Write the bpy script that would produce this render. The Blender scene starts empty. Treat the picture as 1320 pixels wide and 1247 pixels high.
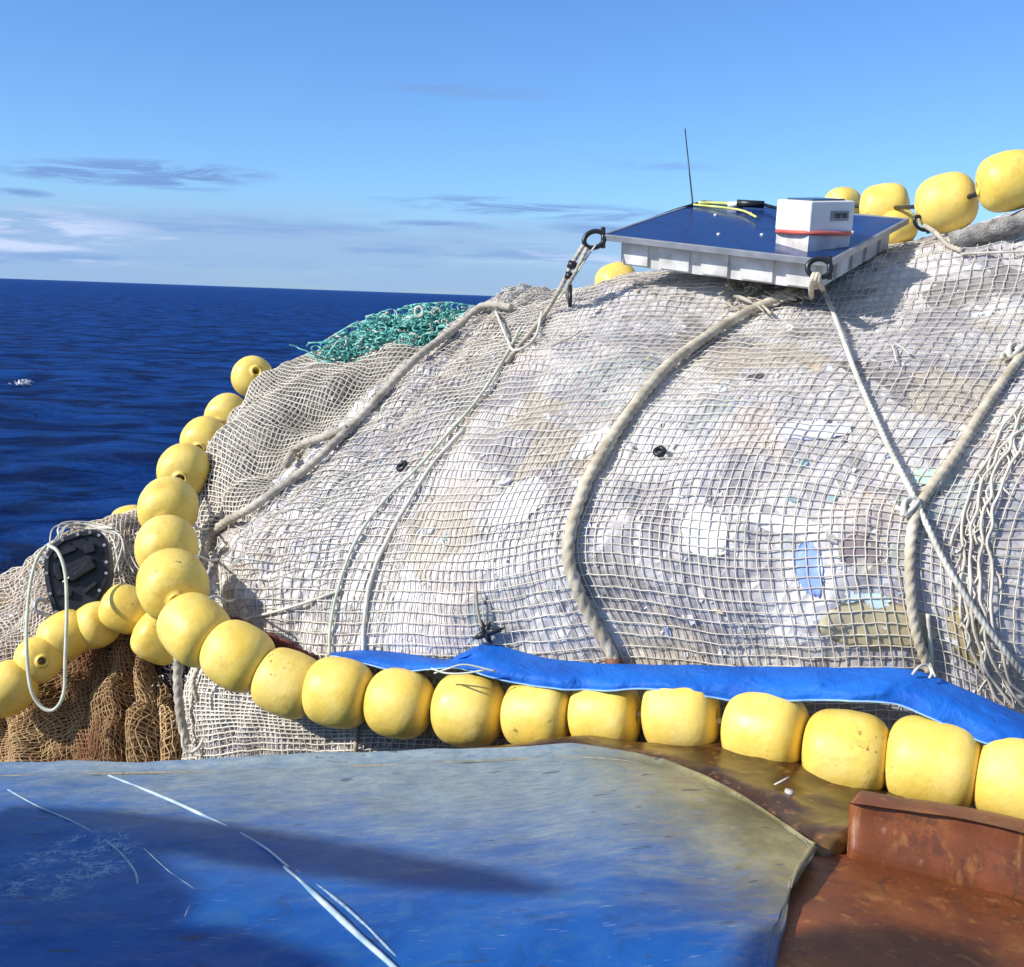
import bpy, math, random
import numpy as np
from mathutils import Vector, Matrix
random.seed(4); rng = np.random.default_rng(7)
S = bpy.context.scene; COL = S.collection
R = math.radians
# ------------------------------------------------------------------ camera
CAMZ = 6.0
FPX = 1415.0; W0, H0 = 1320.0, 1247.0
ROLL = math.atan(25/700.0); PITCH = math.atan(241/FPX)
fwd = Vector((0, math.cos(PITCH), -math.sin(PITCH)))
rt0 = Vector((1, 0, 0)); up0 = rt0.cross(fwd)
rgt = rt0*math.cos(ROLL) + up0*math.sin(ROLL)
upv = up0*math.cos(ROLL) - rt0*math.sin(ROLL)
C0 = Vector((0, 0, CAMZ))
cam_d = bpy.data.cameras.new('camera'); cam = bpy.data.objects.new('camera', cam_d); COL.objects.link(cam)
cam.matrix_world = Matrix.Translation(C0) @ Matrix((rgt, upv, -fwd)).transposed().to_4x4()
cam_d.sensor_fit = 'HORIZONTAL'; cam_d.sensor_width = 36; cam_d.lens = 36*FPX/W0
cam_d.clip_start = 0.05; cam_d.clip_end = 200000
S.camera = cam
# ------------------------------------------------------------------ sun and sky
SUN_EL = R(32); SUN_AZ = R(67)        # azimuth: degrees left of straight behind the camera
to_sun = Vector((-math.sin(SUN_AZ)*math.cos(SUN_EL), -math.cos(SUN_AZ)*math.cos(SUN_EL), math.sin(SUN_EL)))
sd = bpy.data.lights.new('sun', 'SUN'); sd.energy = 4.6; sd.angle = R(0.5); sd.color = (1, 0.955, 0.88)
so = bpy.data.objects.new('sun', sd); COL.objects.link(so)
so.rotation_euler = to_sun.to_track_quat('Z', 'Y').to_euler()
S.view_settings.view_transform = 'Standard'; S.view_settings.look = 'None'
S.view_settings.gamma = 1; S.view_settings.exposure = 0.36; S.view_settings.use_curve_mapping = False
world = bpy.data.worlds.new('World'); S.world = world; world.use_nodes = True
def build_world():
    nt = world.node_tree; N = nt.nodes; L = nt.links
    for n in list(N): N.remove(n)
    out = N.new('ShaderNodeOutputWorld'); bg = N.new('ShaderNodeBackground'); bg.inputs[1].default_value = 0.088
    sky = N.new('ShaderNodeTexSky'); sky.sky_type = 'NISHITA'; sky.sun_disc = False
    sky.sun_elevation = SUN_EL; sky.sun_rotation = math.atan2(to_sun.x, to_sun.y)
    sky.air_density = 1.0; sky.dust_density = 0.3; sky.ozone_density = 2.5
    tint = N.new('ShaderNodeMix'); tint.data_type = 'RGBA'; tint.blend_type = 'MULTIPLY'; tint.inputs[0].default_value = 1
    L.new(sky.outputs[0], tint.inputs[6]); tint.inputs[7].default_value = SKY_TINT
    tc = N.new('ShaderNodeTexCoord'); sep = N.new('ShaderNodeSeparateXYZ'); L.new(tc.outputs['Generated'], sep.inputs[0])
    def m(op, a, b=None, c=None, clamp=False):
        n = N.new('ShaderNodeMath'); n.operation = op; n.use_clamp = clamp
        for i, v in enumerate((a, b, c)):
            if v is None: continue
            if isinstance(v, (int, float)): n.inputs[i].default_value = v
            else: L.new(v, n.inputs[i])
        return n.outputs[0]
    yy = m('MAXIMUM', sep.outputs[1], 0.05)
    az = m('DIVIDE', sep.outputs[0], yy); el = m('DIVIDE', sep.outputs[2], yy)
    comb = N.new('ShaderNodeCombineXYZ'); L.new(m('MULTIPLY', az, 7.0), comb.inputs[0]); L.new(m('MULTIPLY', el, 75.0), comb.inputs[1])
    def noise(scale, det=5, rough=0.55, off=0.0, dist=0.0):
        mp = N.new('ShaderNodeMapping'); mp.inputs['Location'].default_value = (off, off*1.7, off); L.new(comb.outputs[0], mp.inputs[0])
        n = N.new('ShaderNodeTexNoise'); n.inputs['Scale'].default_value = scale; n.inputs['Detail'].default_value = det
        n.inputs['Roughness'].default_value = rough; n.inputs['Distortion'].default_value = dist; L.new(mp.outputs[0], n.inputs[0]); return n.outputs[0]
    def band(e0, e1, e2, e3):
        a = N.new('ShaderNodeMapRange'); a.interpolation_type = 'SMOOTHSTEP'; L.new(el, a.inputs[0]); a.inputs[1].default_value = e0; a.inputs[2].default_value = e1
        b = N.new('ShaderNodeMapRange'); b.interpolation_type = 'SMOOTHSTEP'; L.new(el, b.inputs[0]); b.inputs[1].default_value = e2; b.inputs[2].default_value = e3
        b.inputs[3].default_value = 1; b.inputs[4].default_value = 0
        return m('MULTIPLY', a.outputs[0], b.outputs[0])
    def ell(x, e, rx, ry, tilt=0.0):
        dx = m('DIVIDE', m('SUBTRACT', az, x), rx)
        dy = m('DIVIDE', m('SUBTRACT', m('SUBTRACT', el, e), m('MULTIPLY', m('SUBTRACT', az, x), tilt)), ry)
        q = m('ADD', m('MULTIPLY', dx, dx), m('MULTIPLY', dy, dy))
        return m('SUBTRACT', 1.0, q, clamp=True)
    def mix(fac, a, b):
        n = N.new('ShaderNodeMix'); n.data_type = 'RGBA'
        if isinstance(fac, float): n.inputs[0].default_value = fac
        else: L.new(fac, n.inputs[0])
        L.new(a, n.inputs[6]); 
        if isinstance(b, tuple): n.inputs[7].default_value = b
        else: L.new(b, n.inputs[7])
        return n.outputs[2]
    def ss(v, lo, hi):
        a = N.new('ShaderNodeMapRange'); a.interpolation_type = 'SMOOTHSTEP'; L.new(v, a.inputs[0]); a.inputs[1].default_value = lo; a.inputs[2].default_value = hi
        return a.outputs[0]
    c = tint.outputs[2]
    # pale lilac cloud bank low over the horizon
    n1 = noise(0.5, 6, 0.55, 3.1)
    bank = m('MULTIPLY', band(-0.05, -0.01, 0.052, 0.088), ss(n1, 0.22, 0.52))
    sidef = N.new('ShaderNodeMapRange'); L.new(az, sidef.inputs[0]); sidef.inputs[1].default_value = -0.1; sidef.inputs[2].default_value = 0.25
    sidef.inputs[3].default_value = 0.9; sidef.inputs[4].default_value = 0.55; sidef.clamp = True
    bank = m('MULTIPLY', bank, sidef.outputs[0])
    c = mix(bank, c, CLOUD_BANK)
    c = mix(m('MULTIPLY', m('MULTIPLY', band(0.0, 0.02, 0.05, 0.075), ss(noise(0.8, 6, 0.6, 9.0), 0.52, 0.68)), 0.55), c, CLOUD_DARK)
    c = mix(m('MULTIPLY', m('MULTIPLY', band(0.008, 0.02, 0.055, 0.07), ss(noise(0.75, 6, 0.6, 17.0), 0.57, 0.72)), 0.8), c, CLOUD_LIGHT)
    c = mix(m('MULTIPLY', m('MULTIPLY', ell(-0.47, 0.040, 0.16, 0.026), ss(noise(1.2, 7, 0.6, 23.0, 0.5), 0.42, 0.62)), 1.3, clamp=True), c, CLOUD_LIGHT)
    # single darker streaks: azimuth, elevation, half width, half height
    nz = noise(1.3, 7, 0.65, 5.0, 0.8)
    for (x, e, rx, ry, tl, k) in ((-0.345, 0.096, 0.135, 0.013, 0.0, 1.5), (-0.31, 0.087, 0.06, 0.006, -0.04, 0.9), (-0.45, 0.074, 0.04, 0.006, 0, 1.0), (-0.06, 0.176, 0.10, 0.008, -0.03, 0.55),
                              (0.01, 0.077, 0.16, 0.010, -0.03, 0.9), (-0.07, 0.060, 0.06, 0.005, 0, 0.8), (0.10, 0.062, 0.09, 0.010, 0, 0.8), (0.12, 0.118, 0.07, 0.005, 0, 0.4), (-0.46, 0.04, 0.05, 0.006, 0, 0.5)):
        f = m('MULTIPLY', m('MULTIPLY', ell(x, e, rx, ry, tl), ss(nz, 0.38, 0.60)), k*1.25, clamp=True)
        c = mix(f, c, CLOUD_DARK)
    # unseen whitish patches added high overhead so the shadow fill is less blue
    white_fill = nn_w = N.new('ShaderNodeTexNoise'); white_fill.inputs['Scale'].default_value = 2.5; white_fill.inputs['Detail'].default_value = 6; L.new(tc.outputs['Generated'], white_fill.inputs[0])
    c = mix(m('MULTIPLY', ss(sep.outputs[2], 0.45, 0.70), ss(white_fill.outputs[0], 0.25, 0.6)), c, (3.6, 3.9, 4.4, 1))
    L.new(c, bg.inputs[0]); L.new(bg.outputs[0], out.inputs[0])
SKY_TINT = (0.73, 1.08, 1.60, 1)
CLOUD_BANK = (2.95, 4.5, 7.2, 1); CLOUD_DARK = (1.85, 3.35, 6.5, 1); CLOUD_LIGHT = (5.4, 6.5, 9.0, 1)
build_world()
# ------------------------------------------------------------------ helpers
def P(px, py, d):
    """point seen at photo pixel (px, py), d metres in front of the camera"""
    return C0 + fwd*d + rgt*((px-W0/2)/FPX*d) + upv*(-(py-H0/2)/FPX*d)
_c = np.array(C0); _f = np.array(fwd); _r = np.array(rgt); _u = np.array(upv)
def proj(p):
    q = p-_c; d = q@_f
    return (q@_r)/d*FPX+W0/2, -(q@_u)/d*FPX+H0/2, d
def tag(o, label=None, cat=None, group=None, kind=None):
    if label: o['label'] = label
    if cat: o['category'] = cat
    if group: o['group'] = group
    if kind: o['kind'] = kind
    return o
def empty(name, loc, label, cat, group=None, M=None):
    o = bpy.data.objects.new(name, None); COL.objects.link(o); o.empty_display_size = 0.1
    if M is not None: o.matrix_world = M
    else: o.location = loc
    return tag(o, label, cat, group)
def mesh_obj(name, V, F, mat, parent=None, smooth=True, world_space=True, mats=None, mi=None):
    me = bpy.data.meshes.new(name); me.from_pydata([tuple(map(float, v)) for v in V], [], [tuple(int(i) for i in f) for f in F])
    if mats:
        for m_ in mats: me.materials.append(m_)
        if mi is not None: me.polygons.foreach_set('material_index', np.asarray(mi, dtype=np.int32))
    else: me.materials.append(mat)
    me.polygons.foreach_set('use_smooth', np.full(len(me.polygons), smooth)); me.update()
    o = bpy.data.objects.new(name, me); COL.objects.link(o)
    if parent is not None:
        o.parent = parent
        if world_space: o.matrix_parent_inverse = parent.matrix_basis.inverted()
    return o
class MB:
    def __init__(s): s.V = []; s.F = []; s.n = 0
    def add(s, V, F):
        s.V.extend([tuple(v) for v in V]); s.F.extend([tuple(int(i)+s.n for i in f) for f in F]); s.n += len(V); return s
    def box(s, c, h, M=None, bev=0.0):
        c = Vector(c); vs = []
        if bev <= 0:
            for x in (-1, 1):
                for y in (-1, 1):
                    for z in (-1, 1): vs.append(Vector((x*h[0], y*h[1], z*h[2])))
            fs = [(0,1,3,2),(4,6,7,5),(0,4,5,1),(2,3,7,6),(0,2,6,4),(1,5,7,3)]
        else:
            import bmesh
            bm = bmesh.new(); bmesh.ops.create_cube(bm, size=2)
            for v in bm.verts: v.co = Vector((v.co.x*h[0], v.co.y*h[1], v.co.z*h[2]))
            bmesh.ops.bevel(bm, geom=bm.edges[:], offset=bev, segments=3, profile=0.6, affect='EDGES')
            bm.verts.index_update(); vs = [v.co.copy() for v in bm.verts]; fs = [[v.index for v in f.verts] for f in bm.faces]; bm.free()
        vs = [(M @ v if M else v) + c for v in vs]
        return s.add(vs, fs)
    def tube(s, pts, r, sides=6, cap=True, twist=0.0, lobes=3, depth=0.0, closed=False):
        pts = np.asarray([tuple(p) for p in pts], float); n = len(pts)
        T = np.gradient(pts, axis=0)
        if closed: T = np.roll(pts, -1, 0)-np.roll(pts, 1, 0)
        T /= np.linalg.norm(T, axis=1)[:, None]+1e-12
        a = np.array([0, 0, 1.0]) if abs(T[0][2]) < 0.9 else np.array([1.0, 0, 0])
        N_ = np.zeros_like(pts); n0 = np.cross(T[0], a); n0 /= np.linalg.norm(n0)
        for i in range(n):
            n0 = n0-T[i]*np.dot(n0, T[i]); n0 /= np.linalg.norm(n0)+1e-12; N_[i] = n0
        B = np.cross(T, N_)
        seg = np.linalg.norm(np.diff(pts, axis=0), axis=1); sl = np.concatenate([[0], np.cumsum(seg)])
        rr = np.full(n, float(r)) if np.isscalar(r) else np.asarray(r, float)
        th = np.linspace(0, 2*np.pi, sides, endpoint=False)
        rad = rr[:, None]*np.ones((1, sides))
        if depth: rad = rr[:, None]*(1-depth+depth*np.abs(np.cos(lobes/2*(th[None, :]-twist*sl[:, None]))))
        V = pts[:, None]+rad[..., None]*(np.cos(th)[None, :, None]*N_[:, None]+np.sin(th)[None, :, None]*B[:, None])
        V = V.reshape(-1, 3); F = []
        m_ = n if closed else n-1
        for i in range(m_):
            j = (i+1) % n
            for k in range(sides):
                k2 = (k+1) % sides; F.append((i*sides+k, i*sides+k2, j*sides+k2, j*sides+k))
        if cap and not closed:
            F.append(tuple(range(sides))[::-1]); F.append(tuple((n-1)*sides+k for k in range(sides)))
        return s.add(V, F)
    def rope(s, pts, r, step=None, sides=14):
        """laid three-strand rope"""
        q = resample(smooth_path(pts), (step or r*0.55)); return s.tube(q, r, sides, True, twist=1.0/(r*1.0), lobes=3, depth=0.34)
    def line(s, pts, r, step=0.02, sides=6): return s.tube(resample(smooth_path(pts), step), r, sides)
    def build(s, name, mat, parent=None, smooth=True, ws=True): return mesh_obj(name, s.V, s.F, mat, parent, smooth, ws)
def smooth_path(pts, k=12):
    p = np.asarray([tuple(q) for q in pts], float)
    if len(p) < 3: return p
    e = np.vstack([2*p[0]-p[1], p, 2*p[-1]-p[-2]]); out = []
    for i in range(1, len(e)-2):
        a, b, c, d = e[i-1], e[i], e[i+1], e[i+2]
        for t in np.linspace(0, 1, k, endpoint=False):
            out.append(0.5*((2*b)+(-a+c)*t+(2*a-5*b+4*c-d)*t*t+(-a+3*b-3*c+d)*t**3))
    out.append(p[-1]); return np.array(out)
def resample(p, step):
    p = np.asarray(p, float); sg = np.linalg.norm(np.diff(p, axis=0), axis=1); s_ = np.concatenate([[0], np.cumsum(sg)])
    n = max(3, int(s_[-1]/step)+1); t = np.linspace(0, s_[-1], n)
    return np.stack([np.interp(t, s_, p[:, i]) for i in range(3)], 1)
_k = rng.normal(size=(14, 3)); _k /= np.linalg.norm(_k, axis=1)[:, None]; _ph = rng.uniform(0, 6.28, 14); _ks = rng.uniform(0.7, 1.6, 14)
def nz3(p, wl, seed=0):
    """smooth pseudo-noise of position, about -1..1"""
    k = np.roll(_k, seed, 0)*(_ks*2*np.pi/wl)[:, None]; ph = np.roll(_ph, seed*3+1)
    q = p + 0.35*wl*np.stack([np.sin(p[..., 1]*5/wl+seed), np.sin(p[..., 2]*4.3/wl+1), np.sin(p[..., 0]*4.7/wl+2)], -1)
    return np.sin(q@k.T+ph).sum(-1)/4.5
# ------------------------------------------------------------------ materials
def MAT(name): 
    m = bpy.data.materials.new(name); m.use_nodes = True; return m, m.node_tree.nodes, m.node_tree.links, m.node_tree.nodes['Principled BSDF']
def nn(N, L, typ, vec=None, **kw):
    n = N.new(typ)
    for k, v in kw.items():
        if k in n.inputs: n.inputs[k].default_value = v
        else: setattr(n, k, v)
    if vec is not None: L.new(vec, n.inputs['Vector'])
    return n
def ramp(N, L, fac, stops, interp='LINEAR'):
    r = N.new('ShaderNodeValToRGB'); r.color_ramp.interpolation = interp; e = r.color_ramp.elements
    while len(e) > 1: e.remove(e[-1])
    e[0].position = stops[0][0]; e[0].color = (*stops[0][1], 1)
    for p_, c_ in stops[1:]:
        q = e.new(p_); q.color = (*c_, 1)
    L.new(fac, r.inputs[0]); return r.outputs[0]
def mixc(N, L, fac, a, b, bt='MIX'):
    n = N.new('ShaderNodeMix'); n.data_type = 'RGBA'; n.blend_type = bt
    for i, v in ((0, fac), (6, a), (7, b)):
        if isinstance(v, (int, float)): n.inputs[i].default_value = v
        elif isinstance(v, tuple): n.inputs[i].default_value = v if len(v) == 4 else (*v, 1)
        else: L.new(v, n.inputs[i])
    return n.outputs[2]
def mrange(N, L, v, a, b, c=0., d=1., sm=True):
    n = N.new('ShaderNodeMapRange'); n.interpolation_type = 'SMOOTHSTEP' if sm else 'LINEAR'
    L.new(v, n.inputs[0]); n.inputs[1].default_value = a; n.inputs[2].default_value = b; n.inputs[3].default_value = c; n.inputs[4].default_value = d
    return n.outputs[0]
def bump(N, L, h, bs, st=0.3, dist=0.01):
    b = N.new('ShaderNodeBump'); b.inputs['Strength'].default_value = st; b.inputs['Distance'].default_value = dist
    L.new(h, b.inputs['Height']); L.new(b.outputs[0], bs.inputs['Normal']); return b
def geo(N): return N.new('ShaderNodeNewGeometry').outputs['Position']
def simple(name, c1, c2, scale=8, rough=0.6, bumpst=0.25, bdist=0.004, metal=0.0, det=6):
    m, N, L, B = MAT(name); tc = N.new('ShaderNodeTexCoord'); n = nn(N, L, 'ShaderNodeTexNoise', tc.outputs['Object'], Scale=scale, Detail=det)
    L.new(ramp(N, L, n.outputs[0], [(0.32, c1), (0.68, c2)]), B.inputs['Base Color'])
    B.inputs['Roughness'].default_value = rough; B.inputs['Metallic'].default_value = metal
    n2 = nn(N, L, 'ShaderNodeTexNoise', tc.outputs['Object'], Scale=scale*7, Detail=4); bump(N, L, n2.outputs[0], B, bumpst, bdist)
    return m
M_strand = simple('net_twine', (0.50, 0.45, 0.37), (0.72, 0.67, 0.58), 5, 0.85, 0.5, 0.003)
M_strand2 = simple('old_net_twine', (0.28, 0.25, 0.21), (0.52, 0.48, 0.42), 6, 0.9, 0.5, 0.003)
M_rope = simple('laid_rope', (0.34, 0.29, 0.20), (0.64, 0.57, 0.44), 9, 0.85, 0.7, 0.004)
M_ropeg = simple('grey_rope', (0.26, 0.23, 0.18), (0.52, 0.47, 0.39), 9, 0.85, 0.7, 0.004)
M_line = simple('pale_cord', (0.44, 0.42, 0.35), (0.70, 0.67, 0.58), 12, 0.7, 0.4, 0.002)
M_lineg = simple('greenish_cord', (0.42, 0.46, 0.36), (0.64, 0.66, 0.54), 12, 0.7, 0.4, 0.002)
M_black = simple('black_rubber', (0.006, 0.007, 0.009), (0.020, 0.021, 0.026), 10, 0.38, 0.4, 0.003)
M_brownnet = simple('brown_twine', (0.20, 0.085, 0.035), (0.62, 0.44, 0.22), 1.8, 0.9, 0.6, 0.004)
M_browncl = simple('brown_backing', (0.06, 0.030, 0.018), (0.30, 0.16, 0.07), 4, 0.95, 0.6, 0.01)
M_teal = simple('teal_twine', (0.05, 0.33, 0.30), (0.26, 0.60, 0.52), 6, 0.7, 0.4, 0.002)
M_white = simple('white_plastic', (0.66, 0.66, 0.64), (0.84, 0.84, 0.82), 4, 0.4, 0.15, 0.002)
M_grey = simple('grey_metal', (0.22, 0.24, 0.27), (0.36, 0.38, 0.41), 8, 0.4, 0.2, 0.002, 0.4)
M_red = simple('red_band', (0.42, 0.07, 0.05), (0.60, 0.13, 0.09), 8, 0.5)
M_label = simple('label_grey', (0.20, 0.20, 0.20), (0.34, 0.34, 0.33), 30, 0.5, 0.1)
M_ink = simple('label_ink', (0.03, 0.03, 0.03), (0.06, 0.06, 0.06), 30, 0.6, 0.0)
M_yg = simple('yellow_green_cord', (0.50, 0.55, 0.10), (0.70, 0.72, 0.25), 20, 0.6)
M_redpaint = None
def float_mat(name='yellow_float_plastic', grime=0.0):
    m, N, L, B = MAT(name); tc = N.new('ShaderNodeTexCoord'); oi = N.new('ShaderNodeObjectInfo')
    off = N.new('ShaderNodeVectorMath'); off.operation = 'ADD'; L.new(tc.outputs['Object'], off.inputs[0])
    sc = N.new('ShaderNodeVectorMath'); sc.operation = 'SCALE'; sc.inputs[0].default_value = (7, 13, 19); L.new(oi.outputs['Random'], sc.inputs['Scale']); L.new(sc.outputs[0], off.inputs[1])
    n = nn(N, L, 'ShaderNodeTexNoise', off.outputs[0], Scale=6, Detail=8, Roughness=0.7)
    c = ramp(N, L, n.outputs[0], [(0.3, (0.76, 0.50, 0.06)), (0.5, (0.81, 0.59, 0.11)), (0.7, (0.84, 0.66, 0.21))])
    c = mixc(N, L, mrange(N, L, oi.outputs['Random'], 0, 1, 0.0, 0.3, False), c, (0.82, 0.62, 0.20))
    # scuffs and dark grime specks
    sp = nn(N, L, 'ShaderNodeTexNoise', off.outputs[0], Scale=38, Detail=3); reg = nn(N, L, 'ShaderNodeTexNoise', off.outputs[0], Scale=4.5, Detail=2)
    sp_ = N.new('ShaderNodeMath'); sp_.operation = 'MULTIPLY'; L.new(mrange(N, L, sp.outputs[0], 0.64-grime, 0.74-grime), sp_.inputs[0]); L.new(mrange(N, L, reg.outputs[0], 0.56-grime*1.5, 0.72-grime*1.5), sp_.inputs[1])
    c = mixc(N, L, sp_.outputs[0], c, (0.22, 0.12, 0.03))
    st = nn(N, L, 'ShaderNodeTexNoise', off.outputs[0], Scale=9, Detail=8, Roughness=0.75)
    c = mixc(N, L, mrange(N, L, st.outputs[0], 0.52-grime*.6, 0.68-grime*.6, 0, 0.33), c, (0.48, 0.29, 0.06))
    L.new(c, B.inputs['Base Color']); B.inputs['Roughness'].default_value = 0.38
    L.new(mrange(N, L, n.outputs[0], 0.3, 0.7, 0.36, 0.58), B.inputs['Roughness'])
    B.inputs['Subsurface Weight'].default_value = 0.15; B.inputs['Subsurface Radius'].default_value = (0.03, 0.02, 0.006); B.inputs['Subsurface Scale'].default_value = 0.5
    n2 = nn(N, L, 'ShaderNodeTexNoise', off.outputs[0], Scale=9, Detail=9, Roughness=0.6); bump(N, L, n2.outputs[0], B, 0.4, 0.016)
    return m
M_float = float_mat(); M_float_g = float_mat('grimy_float_plastic', 0.035)
def debris_mat(name, seedoff, whites=0.5):
    """crushed plastic packed under the netting: many pieces, each with its own colour"""
    m, N, L, B = MAT(name); pos = geo(N)
    d = nn(N, L, 'ShaderNodeTexNoise', pos, Scale=4.5, Detail=3); ad = N.new('ShaderNodeVectorMath'); ad.operation = 'MULTIPLY_ADD'
    L.new(d.outputs['Color'], ad.inputs[0]); ad.inputs[1].default_value = (0.30, 0.30, 0.30); L.new(pos, ad.inputs[2])
    v = nn(N, L, 'ShaderNodeTexVoronoi', ad.outputs[0], Scale=3.2, Randomness=1.0); v2 = nn(N, L, 'ShaderNodeTexVoronoi', ad.outputs[0], Scale=12.0)
    s1 = N.new('ShaderNodeSeparateColor'); L.new(v.outputs['Color'], s1.inputs[0]); s2 = N.new('ShaderNodeSeparateColor'); L.new(v2.outputs['Color'], s2.inputs[0])
    pal1 = [(0.0, (0.72, 0.71, 0.72)), (0.18, (0.46, 0.45, 0.49)), (0.32, (0.80, 0.79, 0.78)), (0.46, (0.55, 0.54, 0.60)), (0.58, (0.66, 0.60, 0.50)), (0.66, (0.74, 0.74, 0.80)), (0.78, (0.38, 0.36, 0.36)), (0.84, (0.78, 0.70, 0.66)), (0.92, (0.50, 0.58, 0.60)), (0.96, (0.35, 0.44, 0.62))]
    pal2 = [(0.0, (0.80, 0.80, 0.80)), (0.3, (0.46, 0.44, 0.46)), (0.5, (0.70, 0.68, 0.70)), (0.66, (0.58, 0.50, 0.44)), (0.76, (0.84, 0.84, 0.82)), (0.9, (0.16, 0.14, 0.14)), (0.93, (0.34, 0.50, 0.52)), (0.96, (0.55, 0.54, 0.70))]
    a = ramp(N, L, s1.outputs[0], pal1, 'CONSTANT'); b = ramp(N, L, s2.outputs[1], pal2, 'CONSTANT')
    big = nn(N, L, 'ShaderNodeTexNoise', pos, Scale=2.2, Detail=3)
    c = mixc(N, L, mrange(N, L, big.outputs[0], 0.45, 0.62, 0.10, 0.50), a, b)
    fine = nn(N, L, 'ShaderNodeTexNoise', pos, Scale=70, Detail=5)
    c = mixc(N, L, 0.6, c, ramp(N, L, fine.outputs[0], [(0.3, (0.55, 0.53, 0.52)), (0.6, (1, 1, 1))]), 'MULTIPLY')
    grime = nn(N, L, 'ShaderNodeTexNoise', pos, Scale=5, Detail=8, Roughness=0.7)
    c = mixc(N, L, 1.0, c, (0.83, 0.80, 0.78), 'MULTIPLY'); c = mixc(N, L, mrange(N, L, grime.outputs[0], 0.50, 0.68, 0, 0.45), c, (0.17, 0.145, 0.12))
    c = mixc(N, L, mrange(N, L, big.outputs[0], 0.50, 0.64, 0, whites), c, (0.84, 0.81, 0.79))
    L.new(c, B.inputs['Base Color']); B.inputs['Roughness'].default_value = 0.42
    bmp = bump(N, L, v2.outputs['Distance'], B, 0.5, 0.03)
    return m
M_fill = debris_mat('packed_plastic', 0, 0.5)
M_lobefill = simple('matted_old_net', (0.16, 0.15, 0.14), (0.50, 0.47, 0.43), 7, 0.9, 0.8, 0.02)
def flake_mat():
    m, N, L, B = MAT('plastic_fragments'); g = N.new('ShaderNodeNewGeometry')
    c = ramp(N, L, g.outputs['Random Per Island'], [(0.0, (0.80, 0.80, 0.80)), (0.22, (0.60, 0.60, 0.64)), (0.36, (0.72, 0.68, 0.62)), (0.48, (0.84, 0.84, 0.83)), (0.62, (0.44, 0.42, 0.42)), (0.72, (0.66, 0.68, 0.76)), (0.80, (0.62, 0.50, 0.34)), (0.85, (0.12, 0.11, 0.12)), (0.89, (0.30, 0.46, 0.50)), (0.92, (0.74, 0.66, 0.64)), (0.97, (0.40, 0.48, 0.66))], 'CONSTANT')
    n = nn(N, L, 'ShaderNodeTexNoise', g.outputs['Position'], Scale=40, Detail=5)
    c = mixc(N, L, 0.7, c, ramp(N, L, n.outputs[0], [(0.3, (0.6, 0.57, 0.52)), (0.6, (1, 1, 1))]), 'MULTIPLY')
    L.new(c, B.inputs['Base Color']); B.inputs['Roughness'].default_value = 0.4; return m
M_flake = flake_mat()
def tarp_mat():
    m, N, L, B = MAT('blue_tarpaulin'); pos = geo(N); n = nn(N, L, 'ShaderNodeTexNoise', pos, Scale=6, Detail=6)
    c = ramp(N, L, n.outputs[0], [(0.3, (0.004, 0.085, 0.42)), (0.65, (0.010, 0.14, 0.58))])
    d = nn(N, L, 'ShaderNodeTexNoise', pos, Scale=22, Detail=8, Roughness=0.7); c = mixc(N, L, mrange(N, L, d.outputs[0], 0.6, 0.75, 0, 0.5), c, (0.05, 0.12, 0.30))
    L.new(c, B.inputs['Base Color']); B.inputs['Roughness'].default_value = 0.55
    n2 = nn(N, L, 'ShaderNodeTexNoise', pos, Scale=13, Detail=7, Roughness=0.6, Distortion=1.6); bump(N, L, n2.outputs[0], B, 0.45, 0.03); B.inputs['Specular IOR Level'].default_value = 0.25; return m
M_tarp = tarp_mat()
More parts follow.
